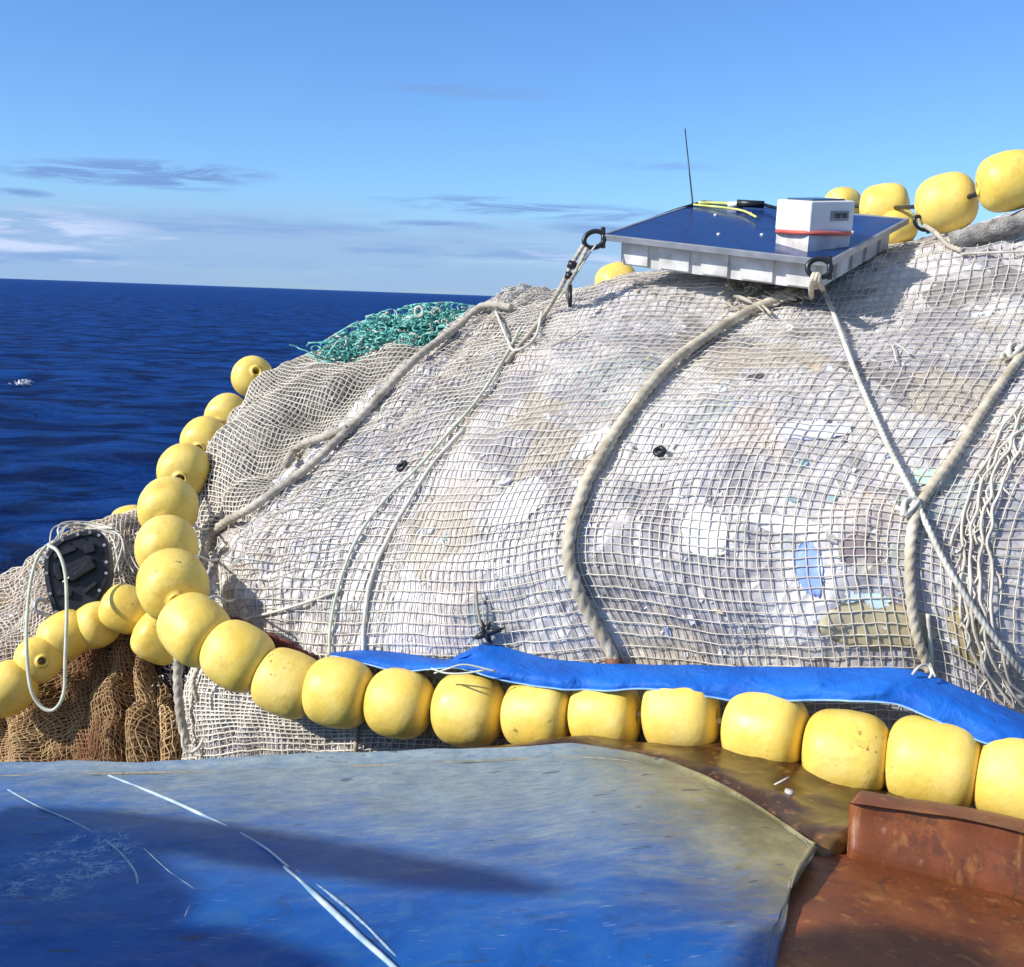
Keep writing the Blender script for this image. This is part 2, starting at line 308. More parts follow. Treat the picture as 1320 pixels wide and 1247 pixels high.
def blue_steel():
    m, N, L, B = MAT('worn_blue_paint'); tc = N.new('ShaderNodeTexCoord'); pos = geo(N)
    sep = N.new('ShaderNodeSeparateXYZ'); L.new(pos, sep.inputs[0])
    n = nn(N, L, 'ShaderNodeTexNoise', pos, Scale=2.2, Detail=9, Roughness=0.65)
    mp = N.new('ShaderNodeMapping'); mp.inputs['Scale'].default_value = (0.8, 2.6, 2.6); mp.inputs['Rotation'].default_value = (0, 0, R(-18)); L.new(pos, mp.inputs[0])
    st = nn(N, L, 'ShaderNodeTexNoise', mp.outputs[0], Scale=4.0, Detail=9, Roughness=0.7)
    st2 = nn(N, L, 'ShaderNodeTexNoise', mp.outputs[0], Scale=18.0, Detail=6, Roughness=0.75)
    # paint
    c = ramp(N, L, n.outputs[0], [(0.3, (0.003, 0.062, 0.27)), (0.7, (0.009, 0.105, 0.37))])
    md = nn(N, L, 'ShaderNodeTexNoise', pos, Scale=7, Detail=10, Roughness=0.72, Distortion=0.8)
    c = mixc(N, L, mrange(N, L, md.outputs[0], 0.48, 0.66, 0, 0.5), c, (0.035, 0.125, 0.28)); c = mixc(N, L, mrange(N, L, md.outputs[0], 0.46, 0.34, 0, 0.5), c, (0.008, 0.045, 0.14))
    # wear grows where the net drags across: along the far rim and towards the right-hand end
    w = N.new('ShaderNodeMath'); w.operation = 'MULTIPLY_ADD'; L.new(sep.outputs[0], w.inputs[0]); w.inputs[1].default_value = 0.24; 
    w2 = N.new('ShaderNodeMath'); w2.operation = 'MULTIPLY_ADD'; L.new(sep.outputs[1], w2.inputs[0]); w2.inputs[1].default_value = 0.55; w2.inputs[2].default_value = -1.58
    L.new(w2.outputs[0], w.inputs[2])
    w3 = N.new('ShaderNodeMath'); w3.operation = 'MULTIPLY_ADD'; L.new(st.outputs[0], w3.inputs[0]); w3.inputs[1].default_value = 0.9; L.new(w.outputs[0], w3.inputs[2])
    chalk = mrange(N, L, w3.outputs[0], 0.22, 0.85, 0, 0.88)
    c = mixc(N, L, chalk, c, ramp(N, L, st2.outputs[0], [(0.3, (0.12, 0.18, 0.22)), (0.65, (0.29, 0.33, 0.31))]))
    w4 = N.new('ShaderNodeMath'); w4.operation = 'MULTIPLY_ADD'; L.new(st2.outputs[0], w4.inputs[0]); w4.inputs[1].default_value = 0.5
    w5 = N.new('ShaderNodeMath'); w5.operation = 'MULTIPLY_ADD'; L.new(sep.outputs[0], w5.inputs[0]); w5.inputs[1].default_value = 0.9; w6 = N.new('ShaderNodeMath'); w6.operation = 'MULTIPLY'; L.new(w2.outputs[0], w6.inputs[0]); w6.inputs[1].default_value = 0.35; L.new(w6.outputs[0], w5.inputs[2]); L.new(w5.outputs[0], w4.inputs[2])
    c = mixc(N, L, mrange(N, L, w4.outputs[0], 0.54, 0.98, 0, 0.9), c, ramp(N, L, n.outputs[0], [(0.33, (0.07, 0.055, 0.015)), (0.46, (0.18, 0.145, 0.045)), (0.56, (0.31, 0.26, 0.11)), (0.66, (0.20, 0.09, 0.025))]))
    # scoured oval at the left
    vm = N.new('ShaderNodeVectorMath'); vm.operation = 'SUBTRACT'; L.new(pos, vm.inputs[0]); vm.inputs[1].default_value = tuple(P(92, 1112, 3.27))
    vs = N.new('ShaderNodeVectorMath'); vs.operation = 'MULTIPLY'; L.new(vm.outputs[0], vs.inputs[0]); vs.inputs[1].default_value = (5.6, 3.6, 0)
    ln = N.new('ShaderNodeVectorMath'); ln.operation = 'LENGTH'; L.new(vs.outputs[0], ln.inputs[0])
    dn = nn(N, L, 'ShaderNodeTexNoise', pos, Scale=9, Detail=6, Roughness=0.7); dv = N.new('ShaderNodeVectorMath'); dv.operation = 'MULTIPLY_ADD'; L.new(dn.outputs['Color'], dv.inputs[0]); dv.inputs[1].default_value = (.2, .2, .2); L.new(pos, dv.inputs[2])
    vo = nn(N, L, 'ShaderNodeTexVoronoi', dv.outputs[0], Scale=26, feature='DISTANCE_TO_EDGE')
    sc_ = N.new('ShaderNodeMath'); sc_.operation = 'MULTIPLY'; L.new(mrange(N, L, vo.outputs['Distance'], 0.0, 0.12, 0.75, 0), sc_.inputs[0]); L.new(mrange(N, L, ln.outputs['Value'], 0.75, 1.2, 1, 0), sc_.inputs[1])
    sc2 = N.new('ShaderNodeMath'); sc2.operation = 'MULTIPLY'; L.new(sc_.outputs[0], sc2.inputs[0]); L.new(mrange(N, L, dn.outputs[0], 0.42, 0.58), sc2.inputs[1])
    c = mixc(N, L, sc2.outputs[0], c, (0.34, 0.48, 0.62))
    # pale scrapes and dark nicks
    mp2 = N.new('ShaderNodeMapping'); mp2.inputs['Scale'].default_value = (0.9, 9, 9); mp2.inputs['Rotation'].default_value = (0, 0, R(35)); L.new(pos, mp2.inputs[0])
    s3 = nn(N, L, 'ShaderNodeTexNoise', mp2.outputs[0], Scale=14, Detail=4)
    c = mixc(N, L, mrange(N, L, s3.outputs[0], 0.64, 0.76, 0, 0.32), c, (0.42, 0.50, 0.56))
    s4 = nn(N, L, 'ShaderNodeTexNoise', mp.outputs[0], Scale=9, Detail=5)
    c = mixc(N, L, mrange(N, L, s4.outputs[0], 0.66, 0.71, 0, 0.7), c, (0.03, 0.05, 0.08))
    L.new(c, B.inputs['Base Color']); L.new(mrange(N, L, st.outputs[0], 0.3, 0.7, 0.40, 0.62), B.inputs['Roughness']); B.inputs['Specular IOR Level'].default_value = 0.22
    bump(N, L, md.outputs[0], B, 0.35, 0.012); return m
M_bluesteel = blue_steel()
def rust_mat(name, a, b, c3, sc=3.0, rough=0.6):
    m, N, L, B = MAT(name); pos = geo(N)
    n = nn(N, L, 'ShaderNodeTexNoise', pos, Scale=sc, Detail=9, Roughness=0.62, Distortion=0.6)
    c = ramp(N, L, n.outputs[0], [(0.3, a), (0.55, b), (0.75, c3)])
    mp = N.new('ShaderNodeMapping'); mp.inputs['Scale'].default_value = (6, 0.8, 6); L.new(pos, mp.inputs[0])
    s = nn(N, L, 'ShaderNodeTexNoise', mp.outputs[0], Scale=5, Detail=8, Roughness=0.7)
    c = mixc(N, L, mrange(N, L, s.outputs[0], 0.54, 0.72, 0, 0.6), c, (0.10, 0.045, 0.025))
    h1 = nn(N, L, 'ShaderNodeTexNoise', pos, Scale=14, Detail=10, Roughness=0.78, Distortion=0.4)
    c = mixc(N, L, mrange(N, L, h1.outputs[0], 0.52, 0.60, 0, 0.55), c, (0.07, 0.028, 0.016))
    mp3 = N.new('ShaderNodeMapping'); mp3.inputs['Scale'].default_value = (9, 9, 1.2); L.new(pos, mp3.inputs[0]); h2 = nn(N, L, 'ShaderNodeTexNoise', mp3.outputs[0], Scale=2.2, Detail=6, Roughness=0.6)
    c = mixc(N, L, mrange(N, L, h2.outputs[0], 0.56, 0.70, 0, 0.5), c, (0.42, 0.19, 0.05))
    s2 = nn(N, L, 'ShaderNodeTexNoise', pos, Scale=30, Detail=4); c = mixc(N, L, mrange(N, L, s2.outputs[0], 0.64, 0.80, 0, 0.35), c, (0.50, 0.30, 0.20))
    L.new(c, B.inputs['Base Color']); B.inputs['Roughness'].default_value = rough; bump(N, L, h1.outputs[0], B, 0.4, 0.006); return m
M_redpaint = rust_mat('red_oxide_paint', (0.11, 0.030, 0.010), (0.22, 0.062, 0.018), (0.38, 0.155, 0.038), 2.4, 0.48)
M_rust = rust_mat('wet_rust', (0.012, 0.006, 0.004), (0.05, 0.019, 0.008), (0.34, 0.20, 0.06), 3.0, 0.28)
M_hull = rust_mat('dark_hull', (0.015, 0.02, 0.03), (0.03, 0.035, 0.045), (0.06, 0.04, 0.03), 1.5, 0.5)
# ------------------------------------------------------------------ sea
def build_sea():
    m, N, L, B = MAT('deep_sea_water'); pos = geo(N)
    B.inputs['Base Color'].default_value = (0.0035, 0.030, 0.15, 1); B.inputs['Roughness'].default_value = 0.14; B.inputs['IOR'].default_value = 1.33
    B.inputs['Specular IOR Level'].default_value = 0.16
    n0 = nn(N, L, 'ShaderNodeTexNoise', pos, Scale=0.05, Detail=4)
    mp = N.new('ShaderNodeMapping'); mp.inputs['Scale'].default_value = (0.55, 1.0, 1.0); mp.inputs['Rotation'].default_value = (0, 0, R(20)); L.new(pos, mp.inputs[0])
    a = nn(N, L, 'ShaderNodeTexNoise', mp.outputs[0], Scale=0.42, Detail=9, Roughness=0.62, Distortion=0.6)
    b = nn(N, L, 'ShaderNodeTexNoise', mp.outputs[0], Scale=1.25, Detail=8, Roughness=0.66, Distortion=0.4)
    c = ramp(N, L, a.outputs[0], [(0.41, (0.0012, 0.013, 0.085)), (0.58, (0.007, 0.062, 0.29))])
    b1 = N.new('ShaderNodeBump'); b1.inputs['Strength'].default_value = 1.0; b1.inputs['Distance'].default_value = 1.3; L.new(a.outputs[0], b1.inputs['Height'])
    b2 = N.new('ShaderNodeBump'); b2.inputs['Strength'].default_value = 0.8; b2.inputs['Distance'].default_value = 1.15; L.new(b.outputs[0], b2.inputs['Height']); L.new(b1.outputs[0], b2.inputs['Normal'])
    df = N.new('ShaderNodeBsdfDiffuse'); L.new(c, df.inputs[0]); L.new(b2.outputs[0], df.inputs['Normal'])
    gl = N.new('ShaderNodeBsdfGlossy'); gl.inputs['Roughness'].default_value = 0.16; gl.inputs[0].default_value = (0.75, 0.85, 1, 1); L.new(b2.outputs[0], gl.inputs['Normal'])
    fr = N.new('ShaderNodeFresnel'); fr.inputs[0].default_value = 1.33; L.new(b2.outputs[0], fr.inputs['Normal'])
    mx = N.new('ShaderNodeMixShader'); L.new(mrange(N, L, fr.outputs[0], 0.02, 0.75, 0.015, 0.21, False), mx.inputs[0]); L.new(df.outputs[0], mx.inputs[1]); L.new(gl.outputs[0], mx.inputs[2])
    L.new(mx.outputs[0], N['Material Output'].inputs['Surface']); N.remove(B)
    rad = np.concatenate([np.arange(1, 14, 1.0), 14*np.exp(np.linspace(0, math.log(60000/14), 420))]); na = 420
    fine = np.linspace(R(50), R(130), 330); coarse = np.linspace(R(130), R(410), 90)[1:-1]; an = np.concatenate([fine, coarse]); na = len(an)
    X = rad[:, None]*np.cos(an); Y = rad[:, None]*np.sin(an)
    Z = np.zeros_like(X); g = np.random.default_rng(3)
    for i in range(46):
        wl = 1.6*1.12**(i % 23)+g.uniform(0, .5); th = R(75)+g.normal()*0.55; am = 0.0048*wl**0.75
        fade = np.clip((wl/(rad[:, None]*0.02))-0.6, 0, 1)
        ph = (X*math.cos(th)+Y*math.sin(th))*2*math.pi/wl+g.uniform(0, 6.28); Z += am*fade*(1-2*np.abs(np.sin(ph/2))**1.3)
    V = np.stack([X, Y, Z], -1).reshape(-1, 3); F = []
    for i in range(len(rad)-1):
        for j in range(na):
            j2 = (j+1) % na; F.append((i*na+j, (i+1)*na+j, (i+1)*na+j2, i*na+j2))
    V = np.vstack([V, [[0, 0, 0]]]); F += [(j, (j+1) % na, len(V)-1) for j in range(na)]
    tag(mesh_obj('sea', V, F, m), kind='structure')
    # whitecap
    mb = MB(); g = random.Random(5); c0 = P(28, 496, 50); dd = (c0-C0); c0 = C0+dd*(CAMZ-0.35)/(-dd.z)
    for k in range(70):
        c = c0+Vector((g.gauss(0.1, 0.20), g.gauss(0, 0.3), abs(g.gauss(0.08, 0.08)))); r = g.uniform(0.04, 0.15)
        vs = [c+Vector((g.uniform(-1, 1), g.uniform(-1, 1), g.uniform(-.5, .6)))*r for _ in range(4)]; mb.add(vs, [(0, 1, 2), (0, 2, 3), (0, 3, 1), (1, 3, 2)])
    tag(mb.build('sea_foam', simple('foam', (0.75, 0.78, 0.82), (0.85, 0.87, 0.9), 3, 0.7)), kind='stuff', label='small white breaking crest on the blue sea', cat='foam')
build_sea()
# ------------------------------------------------------------------ net surfaces
def crv(a, b, c, d, t): return 0.5*((2*b)+(-a+c)*t+(2*a-5*b+4*c-d)*t*t+(-a+3*b-3*c+d)*t**3)
class Patch:
    def __init__(s, cols, nu, nv, amp=(0.035, 0.012), wl=(0.75, 0.22), seed=0, extra=None):
        s.K = np.array([[tuple(P(*p)) if not isinstance(p, Vector) else tuple(p) for p in c] for c in cols], float)
        s.nu = nu; s.nv = nv; s.U = sum(nu); s.V = sum(nv); s.cu = np.concatenate([[0], np.cumsum(nu)]); s.cv = np.concatenate([[0], np.cumsum(nv)])
        s.amp = amp; s.wl = wl; s.seed = seed; s.extra = extra
        K = s.K; K = np.concatenate([2*K[:1]-K[1:2], K, 2*K[-1:]-K[-2:-1]], 0); K = np.concatenate([2*K[:, :1]-K[:, 1:2], K, 2*K[:, -1:]-K[:, -2:-1]], 1); s.E = K
    def base(s, u, v):
        """u in cells 0..U, v in cells 0..V"""
        a = np.interp(u, s.cu, np.arange(len(s.cu))); b = np.interp(v, s.cv, np.arange(len(s.cv)))
        i = np.clip(a.astype(int), 0, len(s.nu)-1); j = np.clip(b.astype(int), 0, len(s.nv)-1); t = (a-i)[..., None]; w = (b-j)[..., None]
        r = [crv(*[s.E[i+q, j+k] for q in range(4)], t) for k in range(4)]
        return crv(*r, w)
    def norm(s, u, v, f=None):
        f = f or s.base; e = 0.6
        du = f(np.minimum(u+e, s.U), v)-f(np.maximum(u-e, 0), v); dv = f(u, np.minimum(v+e, s.V))-f(u, np.maximum(v-e, 0))
        n = np.cross(du, dv); n /= np.linalg.norm(n, axis=-1)[..., None]+1e-9; return n
    def surf(s, u, v, off=0.0):
        p = s.base(u, v); n = s.norm(u, v)
        if not hasattr(s, 'sgn'):
            s.sgn = 1.0
            q = s.base(np.array([s.U*0.5]), np.array([s.V*0.45])); m = s.norm(np.array([s.U*0.5]), np.array([s.V*0.45]))
            if ((q-_c)*m).sum() > 0: s.sgn = -1.0
        n = n*s.sgn
        h = s.amp[0]*nz3(p, s.wl[0], s.seed)+s.amp[1]*nz3(p, s.wl[1], s.seed+3)
        if s.extra is not None: h = h+s.extra(u, v, p)
        return p+n*(h+off)[..., None], n
    def sheet(s, off, div=1.0, rough=0.0, wl=0.1, u0=0, u1=None, flip=False):
        nu = int((u1 or s.U)*div); nv = int(s.V*div)
        u, v = np.meshgrid(np.linspace(u0, u1 or s.U, nu+1), np.linspace(0, s.V, nv+1), indexing='ij')
        p, n = s.surf(u, v, off)
        if rough: p = p+n*(rough*np.abs(nz3(p, wl, 5))-rough)[..., None]
        F = [(i*(nv+1)+j, (i+1)*(nv+1)+j, (i+1)*(nv+1)+j+1, i*(nv+1)+j+1) for i in range(nu) for j in range(nv)]
        return p.reshape(-1, 3), F
    def zbuf(s):
        if hasattr(s, 'Z'): return s.Z
        u, v = np.meshgrid(np.linspace(0, s.U, int(s.U*3)), np.linspace(0, s.V, int(s.V*3)), indexing='ij'); p, n = s.surf(u, v)
        s.Z = np.stack(proj(p.reshape(-1, 3)), -1); s.Zn = n.reshape(-1, 3); s.Zu = u.ravel(); s.Zv = v.ravel(); return s.Z
def on(patches, px, py, lift=0.0, rad=7):
    """point of the frontmost net surface under a photo pixel, lifted toward the outside by lift"""
    best = None
    for q in patches:
        Z = q.zbuf(); r = rad
        for _ in range(4):
            d2 = (Z[:, 0]-px)**2+(Z[:, 1]-py)**2; k = np.where(d2 < r*r)[0]
            if len(k): break
            r *= 2
        if not len(k): continue
        w = Z[k, 2]; kk = k[w < w.min()+0.12]; i = kk[np.argmin(d2[kk])]
        cand = (Z[kk, 2].mean() if len(kk) > 3 else Z[i, 2], i, q)
        if best is None or cand[0] < best[0]: best = cand
    p = np.array(P(px, py, best[0])); n = best[2].Zn[best[1]]
    return p+n*lift
def tubes_arr(mb, A, Nn, r, sides=4):
    """A: L x n x 3 polylines, Nn same: strand tubes"""
    Ln, n, _ = A.shape
    T = np.gradient(A, axis=1); T /= np.linalg.norm(T, axis=-1)[..., None]+1e-12
    Sd = np.cross(T, Nn); Sd /= np.linalg.norm(Sd, axis=-1)[..., None]+1e-12; N2 = np.cross(Sd, T)
    th = np.linspace(0, 2*np.pi, sides, endpoint=False)
    V = A[:, :, None]+r*(np.cos(th)[None, None, :, None]*N2[:, :, None]+np.sin(th)[None, None, :, None]*Sd[:, :, None])
    base = np.arange(Ln*n*sides).reshape(Ln, n, sides)
    a = base[:, :-1]; b = base[:, 1:]; a2 = np.roll(a, -1, 2); b2 = np.roll(b, -1, 2)
    F = np.stack([a, a2, b2, b], -1).reshape(-1, 4)
    mb.append((V.reshape(-1, 3), F))
def arr_obj(name, parts, mat, parent):
    V = []; F = []; n = 0
    for v, f in parts: V.append(v); F.append(f+n); n += len(v)
    V = np.vstack(V); F = np.vstack(F)
    me = bpy.data.meshes.new(name); me.vertices.add(len(V)); me.vertices.foreach_set('co', V.ravel()); me.loops.add(F.size); me.polygons.add(len(F))
    me.loops.foreach_set('vertex_index', F.ravel().astype(np.int32)); me.polygons.foreach_set('loop_start', np.arange(0, F.size, 4, dtype=np.int32))
    me.polygons.foreach_set('use_smooth', np.ones(len(F), bool)); me.materials.append(mat); me.update(calc_edges=True); me.validate()
    o = bpy.data.objects.new(name, me); COL.objects.link(o)
    if parent is not None: o.parent = parent; o.matrix_parent_inverse = parent.matrix_basis.inverted()
    return o
def netting(patch, name, mat, parent, r=0.0042, off=0.0, jit=0.10, warp=0.5, shift=(0, 0), umin=0, umax=None, step=1.0, seed=1, sub=2, warpwl=9.0, sides=4):
    g = np.random.default_rng(seed); umax = umax or patch.U
    un = np.arange(umin+shift[0], umax+1e-6, step); vn = np.arange(shift[1], patch.V+1e-6, step)
    u, v = np.meshgrid(un, vn, indexing='ij')
    wu = np.sin(u/warpwl*2+v/warpwl*3.1+seed)+np.sin(v/warpwl*5.3-u/warpwl*1.7+2*seed)+0.6*np.sin(u/warpwl*7.1+seed)*np.sin(v/warpwl*6+1)
    wv = np.sin(v/warpwl*2.2-u/warpwl*2.9+3*seed)+np.sin(u/warpwl*4.7+v/warpwl*1.3+seed)+0.6*np.sin(v/warpwl*6.7+2*seed)*np.sin(u/warpwl*5.2)
    u = np.clip(u+warp*wu*0.5+g.normal(size=u.shape)*jit, 0, patch.U); v = np.clip(v+warp*wv*0.5+g.normal(size=u.shape)*jit, 0, patch.V)
    p, n = patch.surf(u, v, off); p = p+n*g.normal(size=u.shape)[..., None]*0.0012
    def fam(p, n):
        k = sub; A = []; Nn = []
        a, b = p[:, :-1], p[:, 1:]; na, nb = n[:, :-1], n[:, 1:]
        pts = []; nrm = []
        for t in np.arange(k)/k:
            q = a*(1-t)+b*t; m = na*(1-t)+nb*t
            if t > 0: q = q+m*g.normal(size=q.shape[:2])[..., None]*0.001+np.cross(m, b-a)*(g.normal(size=q.shape[:2])*0.025)[..., None]
            pts.append(q); nrm.append(m)
        A = np.stack(pts, 2).reshape(p.shape[0], -1, 3); A = np.concatenate([A, p[:, -1:]], 1)
        M_ = np.stack(nrm, 2).reshape(p.shape[0], -1, 3); M_ = np.concatenate([M_, n[:, -1:]], 1)
        return A, M_
    parts = []; tubes_arr(parts, *fam(p, n), r, sides); tubes_arr(parts, *fam(p.transpose(1, 0, 2), n.transpose(1, 0, 2)), r, sides)
    return arr_obj(name, parts, mat, parent)
DZ = 2.85     # deck level the catch lies on
def D(px, d, dy=0):   # hidden point on the deck below
    p = P(px, 700, d); return Vector((p.x, p.y, DZ+dy))
main_cols = [
 [D(330, 8.0), (320, 860, 7.4), (330, 760, 7.3), (400, 650, 7.4), (490, 560, 7.6), (570, 480, 7.8), (640, 425, 7.9), (700, 440, 8.3), D(700, 9.0)],
 [D(300, 5.8), (288, 860, 5.55), (274, 740, 5.6), (345, 640, 5.9), (455, 540, 6.15), (545, 458, 6.5), (622, 402, 6.8), (680, 425, 8.0), D(700, 8.8)],
 [D(420, 5.3), (425, 870, 5.02), (450, 735, 5.08), (515, 612, 5.35), (592, 500, 5.7), (655, 430, 6.15), (705, 390, 6.6), (760, 430, 8.0), D(780, 8.6)],
 [D(595, 4.95), (590, 870, 4.74), (588, 735, 4.70), (632, 605, 4.9), (705, 490, 5.35), (765, 412, 5.9), (808, 356, 6.5), (870, 420, 7.9), D(900, 8.4)],
 [D(800, 4.62), (795, 865, 4.54), (737, 715, 4.5), (772, 600, 4.7), (862, 480, 5.2), (955, 408, 5.75), (1005, 352, 6.4), (1060, 400, 7.8), D(1080, 8.3)],
 [D(985, 4.4), (985, 870, 4.34), (960, 730, 4.28), (985, 600, 4.48), (1050, 490, 4.9), (1125, 400, 5.6), (1175, 318, 6.35), (1230, 380, 7.7), D(1240, 8.2)],
 [D(1190, 4.3), (1195, 880, 4.22), (1172, 730, 4.15), (1200, 620, 4.35), (1290, 485, 4.85), (1345, 385, 5.5), (1385, 262, 6.25), (1430, 320, 7.6), D(1420, 8.1)],
 [D(1340, 4.4), (1335, 920, 4.25), (1330, 770, 4.1), (1370, 620, 4.3), (1460, 480, 4.8), (1510, 370, 5.4), (1560, 215, 6.2), (1600, 300, 7.5), D(1600, 8.0)],
 [D(1640, 4.5), (1640, 950, 4.4), (1650, 790, 4.3), (1680, 620, 4.5), (1740, 470, 5.0), (1790, 340, 5.6), (1830, 180, 6.2), (1850, 300, 7.5), D(1850, 8.0)],
 [D(1900, 5.6), (1880, 950, 5.7), (1870, 800, 5.7), (1880, 640, 5.8), (1900, 480, 6.0), (1930, 360, 6.3), (1940, 260, 6.6), (1950, 340, 7.5), D(1950, 8.0)]]
for c_ in main_cols:   # keep the belly round below the strip instead of kinking toward the deck
    x1, y1, d1 = c_[1]; c_.insert(1, (x1, y1+120, d1+0.04))
def main_extra(u, v, p):
    # gathered folds along the left side of the catch, and the pinch under each lashing rope
    f = np.clip(1-(u-MU[0])/(MU[1]*1.3), 0, 1); f2 = np.clip((p[..., 2]-6.0)/0.5, 0, 1)
    return -0.05*np.exp(-((u-13.6)/1.8)**2)+0.045*f*np.abs(np.sin(u*0.55+1.3*np.sin(v*0.09)))+0.02*f*nz3(p, 0.16, 2)+0.02*f2*nz3(p, 0.2, 6)
MU = (12, 18)
main = Patch(main_cols, [12, 20, 18, 17, 19, 14, 11, 20, 20], [14, 8, 10, 12, 13, 13, 13, 14, 14], amp=(0.013, 0.006), extra=main_extra)
catch = empty('net_catch', D(900, 6), 'huge bulging beige net sack packed with plastic trash, under the raft', 'fishing net')
def sheet_obj(patch, name, mat, parent, off, div=1.0, rough=0.0, wl=0.1):
    V, F = patch.sheet(off, div, rough, wl); return mesh_obj(name, V, F, mat, parent)
netting(main, 'netting', M_strand, catch, r=0.0028, warp=0.30, jit=0.03, warpwl=19)
netting(main, 'inner_netting', M_strand2, catch, r=0.0022, off=-0.006, warp=1.3, shift=(0.5, 0.5), seed=5, jit=0.10, warpwl=22, umax=40)
sheet_obj(main, 'packed_lining', M_fill, catch, -0.0070, 2.0, 0.006, 0.30)
# left-hand lobe of the catch
lobe_cols = [
 [D(240, 8.3), (290, 860, 7.8), (300, 760, 8.0), (330, 620, 8.4), (410, 510, 8.6), (500, 470, 8.6), (560, 480, 8.6)],
 [D(250, 7.2), (262, 860, 6.7), (262, 740, 6.8), (262, 640, 7.0), (308, 528, 7.3), (368, 477, 7.5), (450, 455, 8.2)],
 [D(270, 6.6), (275, 860, 6.25), (272, 740, 6.1), (280, 640, 6.2), (328, 545, 6.6), (392, 480, 7.1), (470, 445, 8.0)],
 [D(330, 6.2), (330, 860, 5.9), (330, 740, 5.85), (345, 650, 5.95), (392, 560, 6.42), (450, 480, 6.85), (520, 440, 7.7)],
 [D(420, 6.2), (420, 860, 6.0), (430, 740, 6.0), (450, 640, 6.25), (480, 560, 6.5), (530, 470, 6.75), (590, 425, 7.5)],
 [D(520, 6.6), (520, 860, 6.4), (540, 740, 6.4), (560, 640, 6.5), (580, 540, 6.7), (610, 450, 7.0), (640, 412, 7.6)]]
lobe = Patch(lobe_cols, [14, 15, 15, 16, 14], [20, 14, 16, 18, 18, 14], amp=(0.03, 0.006), wl=(0.6, 0.2), seed=4, extra=lambda u, v, p: 0.03*np.abs(np.sin(v*0.20+u*0.10))+0.03*np.sin(u*0.22-v*0.16))
netting(lobe, 'netting', M_strand, catch, r=0.0038, warp=0.7, seed=3, warpwl=17, jit=.04)
netting(lobe, 'inner_netting', M_strand2, catch, r=0.0030, off=-0.010, warp=1.5, shift=(0.5, 0.5), seed=8, jit=0.14)
sheet_obj(lobe, 'packed_lining', M_lobefill, catch, -0.018, 1.6, 0.008, 0.3)
# lower belly of the catch, under the float line
belly_cols = [
 [D(225, 6.4), (238, 985, 6.2), (240, 900, 6.2), (262, 850, 6.3), (300, 800, 6.4)],
 [D(262, 5.4), (262, 990, 5.3), (250, 900, 5.3), (270, 850, 5.45), (300, 800, 5.8)],
 [D(330, 5.0), (335, 990, 4.98), (325, 905, 5.0), (330, 850, 5.15), (340, 800, 5.5)],
 [D(460, 4.85), (460, 990, 4.82), (460, 920, 4.86), (460, 850, 4.95), (460, 800, 5.3)],
 [D(620, 4.75), (620, 990, 4.72), (620, 925, 4.72), (620, 865, 4.8), (620, 800, 5.1)],
 [D(800, 4.65), (800, 990, 4.6), (800, 930, 4.6), (800, 870, 4.62), (800, 800, 5.0)]]
belly = Patch(belly_cols, [16, 12, 17, 17, 16], [6, 13, 9, 7], amp=(0.02, 0.006), wl=(0.5, 0.15), seed=6)
netting(belly, 'netting', M_strand, catch, r=0.0040, warp=0.5, seed=11, jit=.04, warpwl=16)
netting(belly, 'inner_netting', M_strand2, catch, r=0.0024, off=-0.008, warp=1.3, shift=(.5, .5), seed=12, jit=0.10)
sheet_obj(belly, 'packed_lining', M_fill, catch, -0.010, 1.6, 0.006, 0.3)
# ---- fragments of plastic between lining and netting
def fragments():
    g = np.random.default_rng(21); V = []; F = []; n = 0
    for patch, cnt in ((main, 3200), (lobe, 70), (belly, 250)):
        u = g.uniform(patch.nu[0]*0.5, patch.U, cnt); v = g.uniform(4, patch.V*0.85, cnt)
        p, nrm = patch.surf(u, v, -0.011+g.uniform(-0.002, 0.005, cnt)); bz = nz3(p, 1.1, 9)
        for i in range(cnt):
            nv = Vector(nrm[i]); t = nv.orthogonal().normalized(); t = (Matrix.Rotation(g.uniform(0, 6.28), 3, nv) @ t); b = nv.cross(t)
            tilt = g.normal()*0.2; nv2 = (nv+t*tilt).normalized(); t = (t-nv2*t.dot(nv2)).normalized(); b = nv2.cross(t)
            sz = g.uniform(0.005, 0.022)*(1.9 if g.random() < 0.10 else 1); a_, b_, c_ = sz*g.uniform(.5, 1.4), sz*g.uniform(.3, 1), sz*0.12
            k = g.integers(4, 8); ang = np.sort(g.uniform(0, 6.28, k)) if g.random() < .5 else np.linspace(0, 6.28, k, endpoint=False)
            c = Vector(p[i]); top = [c+t*a_*math.cos(q)+b*b_*math.sin(q)+nv2*(c_+g.uniform(-.12, .12)*sz) for q in ang]; bot = [w-nv2*c_*2.2 for w in top]
            V += top+bot; k = int(k); F.append(tuple(range(n, n+k)))
            for q in range(k): F.append((n+q, n+k+q, n+k+(q+1) % k, n+(q+1) % k))
            n += 2*k
    o = mesh_obj('plastic_fragments', V, F, M_flake, None, False)
    tag(o, 'white and grey shards of plastic waste crammed inside the big net', 'plastic waste', kind='stuff')
fragments()
